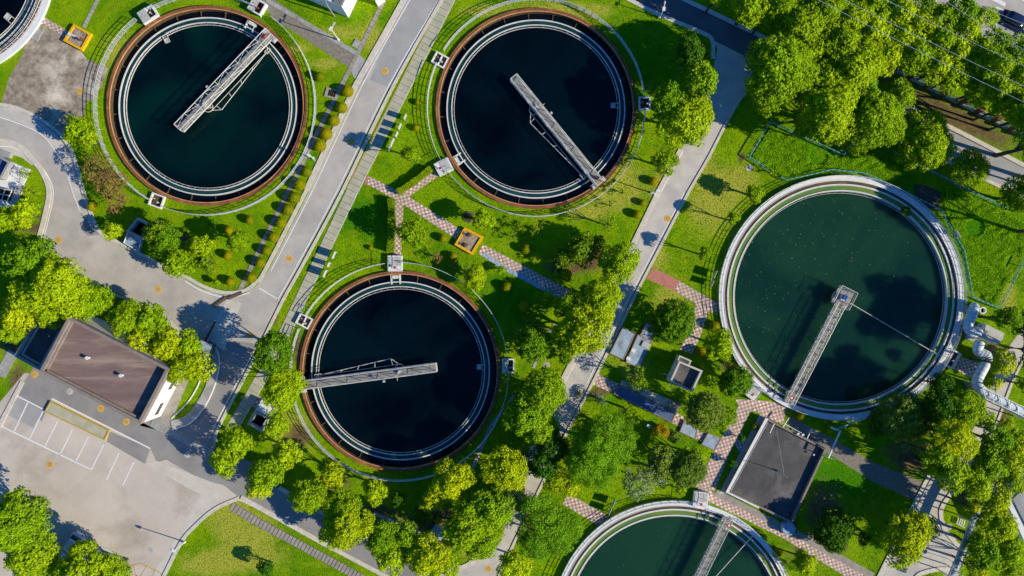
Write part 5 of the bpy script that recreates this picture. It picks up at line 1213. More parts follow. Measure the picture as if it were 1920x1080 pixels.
TREES = [
 (1965, 660, 48, 'mid', 'tall tree just outside the right edge beside the ducts', 8.5), (1985, 725, 38, 'mid', 'tall tree outside the right edge level with the gantry', 4.5), (1945, 610, 34, 'bright', 'tall tree outside the right edge above the narrow path', 7.5),
 (1975, 262, 60, 'mid', 'tall tree just beyond the right edge shading the top road strip', 12), (2040, 305, 60, 'mid', 'tall tree beyond the right edge, farther along the top road', 13), (1985, 330, 45, 'mid', 'tall tree beyond the right edge near the overgrown plot', 8), (1990, 425, 55, 'mid', 'tall tree beyond the right edge level with the overgrown plot', 9), (1940, 215, 40, 'bright', 'street tree just outside the right edge', 10),
 (1520, 100, 30, 'bright', 'small bright tree filling the gap behind the corner tree'), (1665, 105, 30, 'bright', 'bright tree filling the gap at the start of the pier fence'), (1440, 12, 26, 'bright', 'bright tree at the top edge between two larger ones'), (1610, 80, 26, 'mid', 'dark tree between the cables above the tree row'), (1620, 175, 30, 'mid', 'dark tree in the row, partly hiding the top road'), (1690, 180, 26, 'bright', 'small tree on the top road side of the row'), (1530, 60, 26, 'mid', 'dark tree under the left cable near the top'),
 (1850, 940, 26, 'bright', 'bright tree tip over the pipe rack'), (1842, 890, 26, 'mid', 'dark tree tip above the pipe rack'), (1828, 1010, 18, 'bright', 'small tree tip at the right of the blue pipe'), (1890, 795, 14, 'bright', 'small tree tip below the gantry'),
 (145, 243, 30, 'magnoliay', 'dark-leaved magnolia at the left side of the teal-dark tank beside the yard'), (162, 262, 22, 'bright', 'yellow-green bush below the magnolia at the left side of the teal-dark tank'),
 (180, 316, 34, 'reddish', 'sparse reddish shrub below the magnolia left of the teal-dark tank'), (205, 345, 30, 'reddish', 'sparse reddish shrub, middle of the three left of the teal-dark tank'), (216, 376, 26, 'reddish', 'sparse reddish shrub closest to the round bush at the curved road'),
 (210, 431, 19, 'magnoliay', 'small magnolia between the curved road and the dark basin'), (300, 440, 36, 'magnolia', 'large dark magnolia right beside the dark basin'), (313, 443, 26, 'mid', 'fine-leaved green tree in the middle of the magnolias by the curved road'),
 (332, 492, 32, 'magnoliay', 'magnolia overhanging the curved road below the dark basin'), (378, 462, 24, 'magnoliay', 'bright magnolia right of the fine-leaved tree by the curved road'), (385, 492, 22, 'magnolia', 'dark magnolia at the lower right of the roadside magnolia clump'),
 (445, 453, 24, 'sapling', 'small bright tree among the round bushes left of the main road'), (405, 530, 8, 'sapling', 'tiny sapling at the kerb near the timber ramps'), (40, 402, 28, 'bright', 'bright tree at the left edge just below the terrace'), (8, 412, 24, 'bright', 'tree cut by the left edge below the terrace'),
 (52, 358, 20, 'sparse', 'loose small tree beside the terrace edge', 1.5), (45, 324, 16, 'sparse', 'loose small tree at the top corner of the terrace', 1.3), (62, 388, 17, 'sapling', 'small bright tree inside the curve of the left road'),
 (50, 490, 52, 'mid', 'dark upper tree of the big left-hand clump'), (105, 530, 62, 'bright', 'largest bright tree of the big left-hand clump'), (60, 545, 48, 'bright', 'bright tree in the left of the big clump above the annex'), (30, 590, 34, 'yellow', 'yellow-green tree at the lower left of the big clump'),
 (95, 580, 38, 'bright', 'tree directly above the annex roof'), (165, 565, 40, 'bright', 'tree hanging over the top corner of the brown roof'), (20, 622, 25, 'bright', 'small bright tree left of the annex'), (198, 575, 24, 'mid', 'darker small tree right of the top corner of the brown roof'),
 (235, 600, 36, 'bright', 'tree along the upper edge of the brown roof, left of centre'), (282, 600, 34, 'bright', 'tree between the brown roof and the curved road with a tip over the kerb'), (262, 640, 32, 'yellow', 'yellow-green tree overlapping the upper edge of the brown roof'), (310, 650, 33, 'yellow', 'yellow-green tree at the upper right corner of the brown roof'),
 (352, 650, 28, 'bright', 'bright tree left of the glassy gate booth'), (335, 690, 36, 'yellow', 'yellow-green tree over the top of the white end wall'), (372, 688, 30, 'yellow', 'rightmost yellow-green tree over the gate booth island'),
 (25, 985, 68, 'mid', 'huge green tree at the lower left edge of the car park'), (52, 1045, 52, 'bright', 'lower bright half of the huge tree clump at the left edge'), (152, 1070, 52, 'bright', 'big bright tree at the bottom edge covering the white car'), (205, 1072, 38, 'bright', 'tree right of the one covering the white car'), (98, 1070, 34, 'mid', 'darker tree in front of the blue car'),
 (442, 830, 31, 'bright', 'bright tree at the end of the main road by the crossing'), (418, 866, 28, 'bright', 'tree overlapping the service road left of all the others'), (515, 660, 35, 'round', 'dense round green tree between the main road and the lower tank', 6.3), (528, 728, 39, 'bright', 'tree touching the left end of the lower tank bridge', 5.8),
 (517, 798, 25, 'bright', 'small tree over the black pit'), (538, 851, 27, 'bright', 'small bright tree below the black pit'), (498, 890, 34, 'bright', 'tree hiding the kerb of the service road below the black pit'), (482, 915, 26, 'yellow', 'yellow-green tree over the service road next to the crossing'),
 (575, 932, 38, 'bright', 'tree over the service road, first right of the shaded gap'), (623, 890, 27, 'yellow', 'small yellow-green tree at the lower left curve of the lower tank'), (640, 950, 36, 'bright', 'tree below the small yellow-green one at the lower tank'), (655, 985, 44, 'yellow', 'large yellow-green tree spreading over the service road'), (622, 1000, 28, 'bright', 'tree tip over the service road left of the large yellow-green tree'),
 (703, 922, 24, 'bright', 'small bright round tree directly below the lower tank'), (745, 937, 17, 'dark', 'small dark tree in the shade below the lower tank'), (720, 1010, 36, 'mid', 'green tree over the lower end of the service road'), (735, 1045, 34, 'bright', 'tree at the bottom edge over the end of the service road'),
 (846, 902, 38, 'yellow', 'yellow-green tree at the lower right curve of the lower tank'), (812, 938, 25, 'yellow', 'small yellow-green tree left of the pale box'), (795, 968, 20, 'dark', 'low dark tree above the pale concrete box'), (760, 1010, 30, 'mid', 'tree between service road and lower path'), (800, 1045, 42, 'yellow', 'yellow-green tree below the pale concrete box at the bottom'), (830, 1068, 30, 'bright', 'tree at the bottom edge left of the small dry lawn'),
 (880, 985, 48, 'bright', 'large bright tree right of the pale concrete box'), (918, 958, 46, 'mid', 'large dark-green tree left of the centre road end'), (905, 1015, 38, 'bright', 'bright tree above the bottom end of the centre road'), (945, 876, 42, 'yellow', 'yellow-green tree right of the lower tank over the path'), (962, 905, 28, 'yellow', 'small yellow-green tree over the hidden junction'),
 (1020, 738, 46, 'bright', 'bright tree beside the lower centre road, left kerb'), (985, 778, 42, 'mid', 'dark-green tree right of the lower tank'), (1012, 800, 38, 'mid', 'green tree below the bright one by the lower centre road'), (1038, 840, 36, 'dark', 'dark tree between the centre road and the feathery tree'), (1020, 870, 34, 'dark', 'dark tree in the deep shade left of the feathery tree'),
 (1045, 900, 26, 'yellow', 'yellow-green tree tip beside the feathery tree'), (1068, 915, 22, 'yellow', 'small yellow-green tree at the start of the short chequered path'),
 (1020, 975, 50, 'feather', 'left feathery tree near the bottom tank'), (1052, 998, 42, 'feather', 'feathery tree touching the shadow of the bottom tank'), (1005, 1015, 38, 'feather', 'feathery tree at the right kerb of the centre road end'), (965, 1062, 32, 'bright', 'low bright tree at the bottom edge right of the centre road'), (985, 945, 26, 'feather', 'small feathery tree by the hidden junction'),
 (1128, 845, 66, 'feather', 'largest light-green feathery tree right of the lower centre road'), (1160, 812, 38, 'feather', 'right part of the light-green feathery tree clump'), (1110, 880, 46, 'feather', 'lower part of the light-green feathery tree clump'),
 (1176, 772, 22, 'sparse', 'sparse dark shrub between feathery tree and dark blue basin cover'), (1126, 748, 15, 'pale', 'pale grey-green shrub by the lower centre road'), (1245, 866, 32, 'olive', 'tree above the pale trees near the bottom tank'), (1195, 905, 32, 'pale', 'pale grey-green tree, left one near the bottom tank'), (1228, 888, 30, 'pale', 'pale grey-green tree, right one near the bottom tank'), (1288, 880, 36, 'olive', 'olive-yellow tree beside the chequered path above the bottom tank'), (1300, 858, 24, 'mid', 'darker tree behind the olive-yellow one'), (1277, 920, 14, 'bright', 'small bright bush at the upper rim of the bottom tank'),
 (1240, 805, 20, 'orange', 'orange-yellow bush left of the small blue covers'), (1263, 818, 15, 'olive', 'olive bush right of the orange one'),
 (1322, 772, 40, 'olive', 'dense round olive-green tree above the small blue covers'), (1360, 786, 24, 'mid', 'darker green tree behind the round olive one'), (1378, 716, 29, 'round', 'round tree next to the lower left rim of the largest tank'), (1350, 648, 31, 'bright', 'tree overlapping the left rim of the largest tank'), (1262, 607, 42, 'round', 'dense round dark-green tree beside the blue slab covers'),
 (1195, 708, 26, 'sparse', 'sparse yellow-green tree below the blue slab covers'), (1365, 683, 14, 'sparse', 'sparse small shrub between two trees by the largest tank'), (1355, 672, 10, 'mid', 'small bush below the tree on the left rim'),
 (1092, 622, 50, 'yellow', 'largest yellow-green tree over the centre road'), (1068, 630, 36, 'bright', 'left part of the large tree group over the centre road'), (1128, 560, 38, 'bright', 'bright tree over the centre road, middle of the group'), (1132, 585, 26, 'yellow', 'yellow-green tree tip over the shaded centre road'), (1162, 493, 38, 'bright', 'uppermost bright tree over the centre road, middle group'),
 (1090, 468, 34, 'magnolia', 'dark magnolia left of the uppermost tree of the middle group'), (1060, 480, 24, 'magnolia', 'small dark magnolia at the left of the middle group'), (1062, 572, 26, 'mid', 'dark tree where the chequered path ends'), (1118, 455, 18, 'magnolia', 'small magnolia in the shade above the middle group'), (1143, 418, 24, 'sparse', 'loose tree on the lawn above the middle group'),
 (998, 645, 32, 'round', 'dense round tree right of the lower tank'), (995, 614, 16, 'magnolia', 'small dark magnolia above the dense round tree'), (1060, 672, 13, 'round', 'little round tree beside the centre road kerb'), (1026, 560, 17, 'mid', 'small tree just left of the chequered path end'), (1042, 515, 9, 'mid', 'low bush in the shade above the chequered path end'),
 (1285, 225, 52, 'bright', 'large bright tree beside the upper centre road'), (1255, 190, 36, 'mid', 'dark side of the large tree by the upper centre road'), (1305, 200, 30, 'bright', 'upper tip of the large tree by the upper centre road'), (1318, 146, 35, 'mid', 'green tree at the widening of the centre road'), (1298, 95, 31, 'dark', 'dark tree in the shade by the top road'), (1248, 303, 26, 'bright', 'bright tree below the large one by the upper centre road'),
 (1468, 136, 62, 'mid', 'large dense round tree at the top road corner'), (1560, 200, 60, 'bright', 'big tree second from the left above the overgrown plot'), (1535, 160, 44, 'mid', 'darker tree behind the large round one at the corner'), (1600, 130, 46, 'bright', 'bright tree above the top road, in front of the cables'), (1645, 228, 54, 'bright', 'big tree, middle of the row above the mesh fence'), (1740, 258, 58, 'bright', 'big tree, last of the row above the mesh fence'), (1710, 285, 30, 'bright', 'lower bright part of the last big tree of the row'), (1500, 245, 22, 'bright', 'small tip at the lower edge of the tree row'),
 (1822, 310, 37, 'bright', 'single tree right of the big row above the mesh fence'), (1908, 365, 34, 'bright', 'tree at the right edge above the overgrown plot'),
 (1342, -4, 18, 'yellow', 'yellow-green tree at the top edge beside the top road'), (1406, 14, 31, 'bright', 'tree above the top road, second from the left'), (1436, 36, 20, 'yellow', 'small yellow-green tree overhanging the top road kerb'), (1472, 8, 34, 'bright', 'tree at the top edge above the corner tree'), (1505, 48, 42, 'yellow', 'yellow-green tree between corner tree and cables'), (1550, 15, 36, 'bright', 'tree at the top edge under the left cables'), (1575, 75, 40, 'bright', 'tree under the lowest cable, upper'), (1630, 110, 38, 'bright', 'tree at the left end of the brick-pier fence'), (1600, 35, 34, 'yellow', 'yellow-green tree between the two left cables'),
 (1640, 60, 32, 'mid', 'dark tree under the second cable'), (1648, 15, 30, 'yellow', 'yellow-green tree at the top edge under the middle cable'), (1690, 70, 30, 'bright', 'street tree beyond the left end of the pier fence'), (1690, 25, 32, 'bright', 'street tree at the top edge, middle cables'), (1722, 105, 32, 'mid', 'dark street tree over the first pier bay'), (1730, 50, 30, 'bright', 'street tree between middle cables, upper row'), (1735, 12, 24, 'yellow', 'yellow-green street tree at the top edge near the parked street'),
 (1765, 78, 32, 'bright', 'bright street tree between middle cables, second row'), (1765, 125, 30, 'mid', 'dark street tree over the second pier bay'), (1775, 35, 28, 'yellow', 'yellow-green street tree beside the bus-bay marking'), (1805, 18, 30, 'yellow', 'yellow-green street tree left of the navy car'), (1812, 58, 30, 'bright', 'street tree second row left of the navy car'), (1800, 98, 30, 'yellow', 'yellow-green street tree, third row under the middle cable'), (1795, 142, 30, 'mid', 'street tree over the third pier bay'),
 (1838, 92, 28, 'bright', 'street tree right of the navy car shadow'), (1832, 128, 30, 'bright', 'street tree between the lower cables'), (1842, 165, 30, 'mid', 'street tree over the fourth pier bay'), (1848, 32, 22, 'yellow', 'yellow-green street tree touching the navy car shadow'), (1872, 82, 26, 'yellow', 'yellow-green street tree below the navy car'), (1875, 125, 30, 'yellow', 'yellow-green street tree near the right edge'), (1878, 168, 28, 'bright', 'street tree near the right edge, lower'), (1893, 200, 28, 'mid', 'dark street tree at the right end of the pier fence'), (1908, 95, 28, 'yellow', 'yellow street tree at the right edge, upper'), (1915, 145, 28, 'yellow', 'yellow street tree at the right edge, middle'), (1920, 190, 26, 'mid', 'street tree at the right edge, lower'),
 (1900, 598, 32, 'mid', 'round tree above the path at the right edge', 7.5), (1884, 682, 27, 'yellow', 'bright yellow-green tree beside the winding duct', 8), (1866, 722, 16, 'yellow', 'small yellow-green tree beside the lower duct', 6), (1925, 722, 16, 'mid', 'tree at the right edge below the path'), (1768, 722, 25, 'dark', 'dark tree right of the two-celled pit of the largest tank', 5.5), (1812, 768, 38, 'bright', 'bright tree touching the gantry end', 6.5), (1848, 785, 22, 'bright', 'tree below the gantry'), (1758, 765, 32, 'dark', 'dark tree in the shade below the largest tank'),
 (1690, 782, 42, 'olive', 'large olive-dark tree hiding the lower rim of the largest tank'), (1650, 790, 28, 'dark', 'dark tree left of the large olive-dark one'), (1722, 800, 30, 'olive', 'olive-dark tree at the right of its clump below the largest tank'), (1698, 838, 12, 'pale', 'small pale bush below the olive-dark clump'),
 (1785, 818, 38, 'yellow', 'yellow-green tree above the right-hand road'), (1812, 840, 26, 'yellow', 'yellow-green tree beside the narrow right path'), (1762, 855, 32, 'bright', 'green tree at the upper end of the right-hand road'), (1785, 888, 36, 'bright', 'bright tree at the start of the right-hand road'), (1750, 880, 20, 'bright', 'small tree left of the start of the right-hand road'),
 (1872, 828, 33, 'mid', 'tree right of the narrow path, upper'), (1912, 822, 22, 'bright', 'tree at the right edge below the gantry'), (1858, 868, 36, 'mid', 'tree above the small right-hand lawn'), (1905, 860, 34, 'yellow', 'yellow-green tree at the right edge above the office block'), (1835, 915, 30, 'bright', 'tree over the pipe rack'), (1868, 935, 34, 'yellow', 'yellow-green tree left of the office block'), (1900, 905, 26, 'bright', 'tree at the upper corner of the office block'),
 (1870, 985, 38, 'bright', 'tree below-left of the office block'), (1845, 1035, 36, 'mid', 'tree right of the round sign'), (1890, 1035, 36, 'bright', 'tree at the lower right corner'), (1835, 1072, 26, 'yellow', 'small yellow-green tree at the bottom edge right of the sign'), (1900, 1078, 24, 'bright', 'tree at the very bottom right corner'), (1825, 955, 18, 'yellow', 'small yellow-green tree on the small right-hand lawn'),
 (1702, 1005, 48, 'yellow', 'large yellow-green tree left of the right-hand road'), (1735, 990, 28, 'mid', 'darker right part of the large tree by the right-hand road'), (1700, 1035, 34, 'yellow', 'lower part of the large tree by the right-hand road'), (1564, 1000, 42, 'dark', 'dark tree on the shaded lawn right of the pump house', 2.7), (1568, 1015, 28, 'dark', 'lower dark tree on the shaded lawn', 2.5), (1620, 1012, 16, 'dark', 'small dark shrub right of the dark lawn tree'), (1512, 1058, 24, 'sapling', 'small bright tree over the chequered path at the bottom'), (1480, 1062, 20, 'sparse', 'bare-looking small tree beside the bottom tank'),
 (772, 437, 31, 'magnoliay', 'bright magnolia beside the short hedge above the lower tank', 3.8), (772, 287, 20, 'sapling', 'single bright tree on the lawn left of the diagonal-bridge tank', 4.9), (907, 412, 21, 'sapling', 'small green tree right of the ring planter', 3.2), (892, 522, 23, 'sapling', 'bright tree at the upper right curve of the lower tank', 2.4), (942, 506, 9, 'sapling', 'tiny bright tree on the edge of the chequered path'),
 (818, 482, 12, 'reddish', 'small star-shaped reddish shrub near the yellow-edged pad'), (851, 497, 9, 'reddish', 'tiny reddish shrub below the brown round bush'), (875, 510, 14, 'reddish', 'thin shrub beside the bright tree at the lower tank'), (1145, 384, 10, 'sparse', 'thin pale sapling near the orange-tinted round bush'), (1005, 430, 14, 'sparse', 'thin sapling on the shaded lawn above the chequered path'), (975, 425, 13, 'sparse', 'thin reddish-green sapling on the shaded lawn'), (962, 443, 12, 'sparse', 'low leafy sapling on the shaded lawn, leftmost'), (1002, 487, 9, 'sparse', 'tiny sapling above the chequered path'),
 (1418, 362, 20, 'sapling', 'young tree near the upper left rim of the largest tank', 3.0), (1377, 408, 13, 'sapling', 'young staked tree left of the largest tank, upper', 3.8), (1322, 474, 14, 'sapling', 'young staked tree left of the largest tank, lower', 4.2), (1450, 322, 12, 'sparse', 'loose shrub at the corner of the overgrown plot'),
 (1062, 640, 9, 'dark', 'small dark tree by the shaded path stones'), (1000, 330, 0, None, ''), (1170, 360, 12, 'sparse', 'small shrub near the lamp by the centre road', None), (815, 268, 0, None, ''), (500, 1065, 18, 'dark', 'dark shrub on the lawn at the bottom edge left of centre'), (1700, 395, 10, 'dark', 'low dark shrub by the bare soil patch'), (1390, 822, 9, 'dark', 'small dark shrub beside the pump house path, upper'), (1373, 868, 9, 'dark', 'small dark shrub beside the pump house path, lower'),
]
for T in TREES:
    if T[3] is None: continue
    tree(*T[:5], *(T[5:]))
# clipped ball bushes
BALLP = None
def ball(px, py, r, label, mt='leaf_ball', grp='clipped round bushes'):
    global BALLP
    if BALLP is None: BALLP = {}
    zc = r/S*.95
    if mt not in BALLP:
        rg = np.random.default_rng(5); n = 9000; u = unit(rg.normal(0, 1, (n, 3))); u[:, 2] = np.where(u[:, 2] < -.75, -u[:, 2], u[:, 2])
        bump = 1+.04*np.sin(u[:, 0:1]*9+1)*np.sin(u[:, 1:2]*8)+.03*np.sin(u[:, 2:3]*14)
        V = leaves(rg, u*rg.uniform(.88, 1.03, (n, 1))*bump, u, .095, None, .5, .6); T = np.clip(.45+.35*u[:, 2]+rg.normal(0, .18, n), 0, 1)  # tint paints the top of the ball lighter, its underside darker
        core = MB(); core.v = []; 
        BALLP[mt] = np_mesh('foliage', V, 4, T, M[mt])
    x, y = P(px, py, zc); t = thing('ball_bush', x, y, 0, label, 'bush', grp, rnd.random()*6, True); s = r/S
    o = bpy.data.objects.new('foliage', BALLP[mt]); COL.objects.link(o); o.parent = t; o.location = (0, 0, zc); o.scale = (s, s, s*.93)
    if 'stem' not in BALLP:
        m = MB().tube([(0, 0, 0), (0, 0, .5)], .05, 6).cyl((0, 0), .5, .1, .9, 12, r2=.4)
        me = bpy.data.meshes.new('stem'); me.from_pydata(m.v, [], m.f); me.materials.append(M['bark']); BALLP['stem'] = me
    o = bpy.data.objects.new('stem', BALLP['stem']); COL.objects.link(o); o.parent = t; o.scale = (s, s, s)
ORD = ['first', 'second', 'third', 'fourth', 'fifth', 'sixth', 'seventh', 'eighth', 'ninth', 'tenth', 'eleventh', 'twelfth', 'thirteenth', 'fourteenth', 'fifteenth']
ROW = [(652, 171, 10), (641, 202, 9.5), (626, 226, 10), (612, 251, 10.5), (600, 273, 10.5), (575, 322, 9), (562, 346, 10.5), (552, 371, 10.5), (540, 393, 9.5), (527, 418, 9.5), (513, 445, 9.5), (500, 470, 8.5), (488, 493, 9), (471, 521, 9)]
for i, (a_, b_, r) in enumerate(ROW): ball(a_, b_, r*1.07, '%s round bush from the top in the row along the narrow drain' % ORD[i])
for a_, b_, r, lb_ in ((600, 144, 9, 'round bush on the lawn left of the top of the bush row'), (468, 413, 8, 'round bush just below the right part of the teal-dark tank'), (429, 432, 8, 'round bush left of the upper one on the lower lawn'), (427, 479, 8, 'round bush at the right of the small bright lawn tree'), (432, 528, 8.5, 'round bush at the curved kerb near the timber ramps'), (173, 387, 9, 'yellowish round bush at the curved road kerb'),
                       (783, 192, 5.5, 'tiny round bush on the lawn left of the diagonal-bridge tank, upper'), (780, 240, 6, 'tiny brownish bush on the lawn left of the diagonal-bridge tank, lower'), (831, 447, 7.5, 'brown round bush left of the yellow-edged pad'), (850, 481, 7.5, 'brown round bush below the yellow-edged pad'), (695, 465, 4.5, 'tiny round bush left of the short hedge'),
                       (1225, 340, 8, 'round bush near the lamp by the centre road'), (1195, 402, 8, 'round bush on the lawn left of the centre road bend of the shadow'), (1205, 380, 6.5, 'small round bush above the one left of the centre road'), (986, 467, 9, 'dark round bush on the shaded lawn above the chequered path'), (950, 538, 9, 'dark round bush below the chequered path, upper'), (982, 575, 10, 'dark round bush below the chequered path, lower'),
                       (1340, 612, 10, 'round bush beside the turn of the chequered branch path'), (1314, 660, 9, 'round bush above the equipment hut'), (1061, 515, 11, 'round bush under the dark magnolia'), (1502, 780, 9, 'round yellow-green bush at the foot of the white truss bridge'), (1555, 805, 7, 'small dark round bush beside the bent pipe'), (989, 976, 7, 'small round bush near the concrete box under trees'), (822, 976, 7, 'little round bush above the pale concrete box'), (1458, 1037, 9, 'dark round bush at the right rim of the bottom tank'), (1415, 800, 6, 'low bush in the grass notch of the chequered path')):
    ball(a_, b_, r, lb_)
x, y = P(878, 407); t = thing('ring_planter', x, y, 0, 'brown ring planter with low leaves left of the small green tree', 'planter', local=True)
MB().ring((0, 0), .55, .82, 0, .12, 30).build('rim', M['wood'], t); MB().disc((0, 0), .56, .06, 24).build('soil', M['bark'], t)
rg = np.random.default_rng(3); n = 500; pp = np.stack([rg.normal(0, .2, n), rg.normal(0, .2, n), rg.uniform(.1, .5, n)], -1); o = bpy.data.objects.new('foliage', np_mesh('foliage', leaves(rg, pp, pp*2, .14, None, .8), 4, rg.uniform(0, .7, n), M['leaf_dark'])); COL.objects.link(o); o.parent = t
# hedges
def hedge(pts, w_, h, label, seed):
    rg = np.random.default_rng(seed); q = [np.array(p) for p in PL(pts, h)]; A_, N_ = [], []
    for a_, b_ in zip(q, q[1:]):
        L_ = np.linalg.norm(b_-a_); d = (b_-a_)/L_; nn = np.array([-d[1], d[0]]); n = int(L_*900)
        u = rg.uniform(0, L_, n); side = rg.random(n); wob = .07*np.sin(u*2.1+seed)+.05*np.sin(u*5)
        off = np.where(side < .5, rg.uniform(-.5, .5, n)*w_, np.where(rg.random(n) < .5, -.5, .5)*w_)*(1+wob)
        z_ = np.where(side < .5, h+wob*.6, rg.uniform(.05, 1, n)*h)+rg.normal(0, .03, n)
        p = a_[None]+d*u[:, None]+nn*off[:, None]; A_.append(np.column_stack([p, z_]))
        N_.append(np.where(side[:, None] < .5, [[0, 0, 1]], np.column_stack([nn[0]*np.sign(off), nn[1]*np.sign(off), 0*off])))
    A_ = np.concatenate(A_); N_ = np.concatenate(N_); c = A_[:, :2].mean(0)
    t = thing('hedge', c[0], c[1], 0, label, 'hedge', 'clipped hedges', 0, True); A_[:, :2] -= c
    o = bpy.data.objects.new('foliage', np_mesh('foliage', leaves(rg, A_, N_, .12, None, .55), 4, np.clip(.4+.3*N_[:, 2]+rg.normal(0, .2, len(A_)), 0, 1), M['leaf_bright'])); COL.objects.link(o); o.parent = t  # top leaves tinted lighter than the sides, as painted light
    m = MB(); strip(m, [tuple(p-c) for p in q], w_*.8, 0, h*.9); o = m.build('branches', M['bark'], t)
hedge([(733, 372), (734, 425), (731, 473)], .95, 1.3, 'vertical clipped hedge beside the chequered path above the lower tank', 1)
hedge([(745, 360), (775, 341), (808, 315)], .8, 1.1, 'diagonal clipped hedge below the single bright lawn tree', 2)
# ---------------------------------------------------------------- grass and ground cover (uncountable)
def inside(poly, X, Y):
    c = np.zeros(len(X), bool); n = len(poly)
    for i in range(n):
        x1, y1 = poly[i]; x2, y2 = poly[(i+1) % n]
        m = ((y1 > Y) != (y2 > Y)) & (X < (x2-x1)*(Y-y1)/(y2-y1+1e-12)+x1); c ^= m
    return c
def grass(n, size, hgt, name, mt, region=None, label='', zlo=.02):
    rg = np.random.default_rng(11+n)
    if region is None: X = rg.uniform(-76, 76, n); Y = rg.uniform(-43.5, 43.5, n)
    else:
        pl = np.array(PL(region)); X = rg.uniform(pl[:, 0].min(), pl[:, 0].max(), n); Y = rg.uniform(pl[:, 1].min(), pl[:, 1].max(), n); k = inside(pl, X, Y); X, Y = X[k], Y[k]
    ok = np.ones(len(X), bool)
    for p in PAVED:
        bb = (X > p[:, 0].min()) & (X < p[:, 0].max()) & (Y > p[:, 1].min()) & (Y < p[:, 1].max())
        idx = np.where(bb & ok)[0]
        if len(idx): ok[idx[inside(p, X[idx], Y[idx])]] = False
    for (cx, cy, R) in TW.values(): ok &= np.hypot(X-cx, Y-cy) > R+.1
    if region is None:
        dirt = np.zeros(len(X))
        for b in DIRT: dirt += soft(X, Y, *b[:2], b[2], b[3] if len(b) > 3 else None, b[4] if len(b) > 4 else 0)
        ok &= rg.random(len(X)) > np.clip(dirt*1.3, 0, .97)
    X, Y = X[ok], Y[ok]; n = len(X)
    a = rg.uniform(0, 6.283, n); s = size*rg.uniform(.6, 1.4, n); l = rg.uniform(-.8, .8, (n, 2))*hgt; h = hgt*rg.uniform(.4, 1.2, n)
    ca, sa = np.cos(a)*s*.5, np.sin(a)*s*.5
    V = np.stack([np.stack([X-ca, Y-sa, np.full(n, zlo*0)], -1), np.stack([X+ca, Y+sa, np.full(n, zlo*0)], -1), np.stack([X+l[:, 0], Y+l[:, 1], h], -1)], 1).reshape(-1, 3)
    big = .5+.5*np.sin(X*.21+1.7*np.sin(Y*.13))*np.cos(Y*.27+np.sin(X*.11)*2)
    T = np.clip(.25+.4*big+rg.normal(0, .22, n), 0, 1)
    o = bpy.data.objects.new(name, np_mesh(name, V, 3, T, M[mt])); COL.objects.link(o); tag(o, label, 'grass' if name == 'grass' else 'ground cover', kind='stuff')
grass(330000, .15, .08, 'grass', 'grass_blade', label='short mown grass covering the lawns')
def cover(polys, n, label):
    rg = np.random.default_rng(n); A_ = []
    for pl in polys:
        q = np.array(PL(pl)); X = rg.uniform(q[:, 0].min(), q[:, 0].max(), n); Y = rg.uniform(q[:, 1].min(), q[:, 1].max(), n); k = inside(q, X, Y)
        for (cx, cy, R) in TW.values(): k &= np.hypot(X-cx, Y-cy) > R+.5
        X, Y = X[k], Y[k]; hh = .18+.22*np.abs(np.sin(X*1.3+np.sin(Y*1.9)*1.5)*np.cos(Y*1.1+X*.4)); thin = np.sin(X*.55+2)*np.cos(Y*.6+1) < .72
        A_.append(np.column_stack([X, Y, hh*rg.uniform(.4, 1.3, len(X))])[thin])
    A_ = np.concatenate(A_); T = np.clip(rg.uniform(.0, .6, len(A_))+A_[:, 2]*1.1, 0, 1)
    o = bpy.data.objects.new('weedy_ground_cover', np_mesh('weedy_ground_cover', leaves(rg, A_, np.tile([[0, 0, 1.]], (len(A_), 1)), .17, None, .55), 4, T, M['cover_leaf'])); COL.objects.link(o); tag(o, label, 'ground cover', kind='stuff')
cover([[(1444, 240), (1576, 300), (1598, 275), (1700, 320), (1668, 346), (1618, 322), (1556, 315), (1470, 334), (1408, 296)]], 60000, 'lush weeds filling the fenced plot above the largest tank')
cover([[(1760, 330), (1815, 362), (1925, 420), (1925, 465), (1866, 572), (1824, 555), (1806, 470), (1780, 415), (1768, 380)]], 60000, 'lush weeds filling the fenced plot right of the largest tank')
for lb_, pl_ in (('bare brown soil patch inside the mesh fence', [(1712, 345), (1735, 348), (1765, 360), (1762, 385), (1748, 396), (1730, 385), (1716, 372)]),):
    struct('bare_soil', MB().flat(PL(pl_), .012), M['bark'])
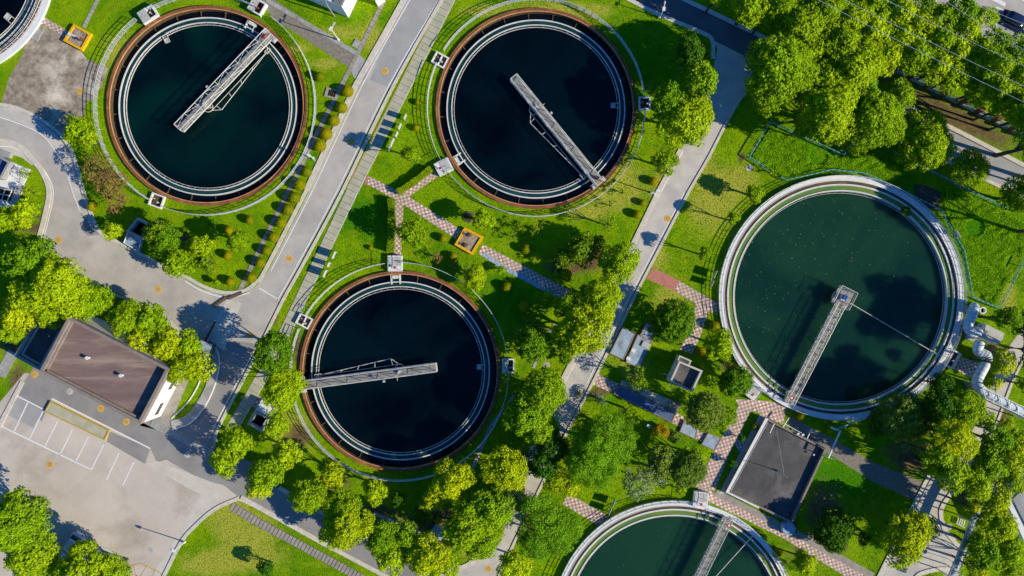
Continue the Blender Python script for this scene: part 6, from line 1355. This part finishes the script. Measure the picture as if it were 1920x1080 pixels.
# fallen petals floating specks on the green tank
rg = np.random.default_rng(9); n = 260; cx, cy, R = TW['d']; a = rg.uniform(0, 6.28, n); r = np.sqrt(rg.random(n))*R*.84; X = cx+r*np.cos(a)-1.5; Y = cy+r*np.sin(a)+2.2
k = (np.hypot(X-cx, Y-cy) < R*.85) & (rg.random(n) < np.clip(.5+(Y-cy)/R*.7-(X-cx)/R*.4, .04, 1)); X, Y = X[k], Y[k]
o = bpy.data.objects.new('floating_leaves', np_mesh('floating_leaves', leaves(rg, np.column_stack([X, Y, np.full(len(X), -.44)]), np.tile([[0, 0, 1.]], (len(X), 1)), .13, None, .05, .8), 4, rg.random(len(X)), M['leaf_pale'])); COL.objects.link(o); tag(o, 'tiny leaves floating on the green tank', 'leaves', kind='stuff')

# ---------------------------------------------------------------- light, sky, camera
sd = Vector((.95, -.31, 0)).normalized(); EL = 30.0; sd = Vector((sd.x*math.cos(math.radians(EL)), sd.y*math.cos(math.radians(EL)), math.sin(math.radians(EL))))
sun = bpy.data.lights.new('sun', 'SUN'); sun.energy = 5.0; sun.angle = math.radians(.53); sun.color = (1.0, .91, .70)
so = bpy.data.objects.new('sun', sun); COL.objects.link(so); so.rotation_euler = sd.to_track_quat('Z', 'Y').to_euler(); so.location = (60, -20, 40)
wd = bpy.data.worlds.new('World'); scene.world = wd; wd.use_nodes = True; nt = wd.node_tree; bg = nt.nodes['Background']
sk = nt.nodes.new('ShaderNodeTexSky'); sk.sky_type = 'NISHITA'; sk.sun_disc = False; sk.sun_elevation = math.radians(EL); sk.sun_rotation = math.atan2(sd.x, sd.y)
sk.air_density = 1.0; sk.dust_density = .3; sk.ozone_density = 2.0
nt.links.new(mix_rgb(nt, sk.outputs[0], (.20, .66, 1.22), 1.0, 'MULTIPLY'), bg.inputs[0]); bg.inputs[1].default_value = .10
cam = bpy.data.cameras.new('camera'); cam.sensor_width = 36; cam.lens = 36*H/(1920/S); cam.clip_end = 6000; cam.clip_start = 1
co = bpy.data.objects.new('camera', cam); COL.objects.link(co); co.location = (0, 0, H); scene.camera = co
scene.view_settings.view_transform = 'Standard'; scene.view_settings.look = 'None'; scene.view_settings.exposure = 0
scene.cycles.max_bounces = 6; scene.cycles.diffuse_bounces = 3; scene.cycles.transmission_bounces = 3; scene.cycles.caustics_reflective = False; scene.cycles.caustics_refractive = False
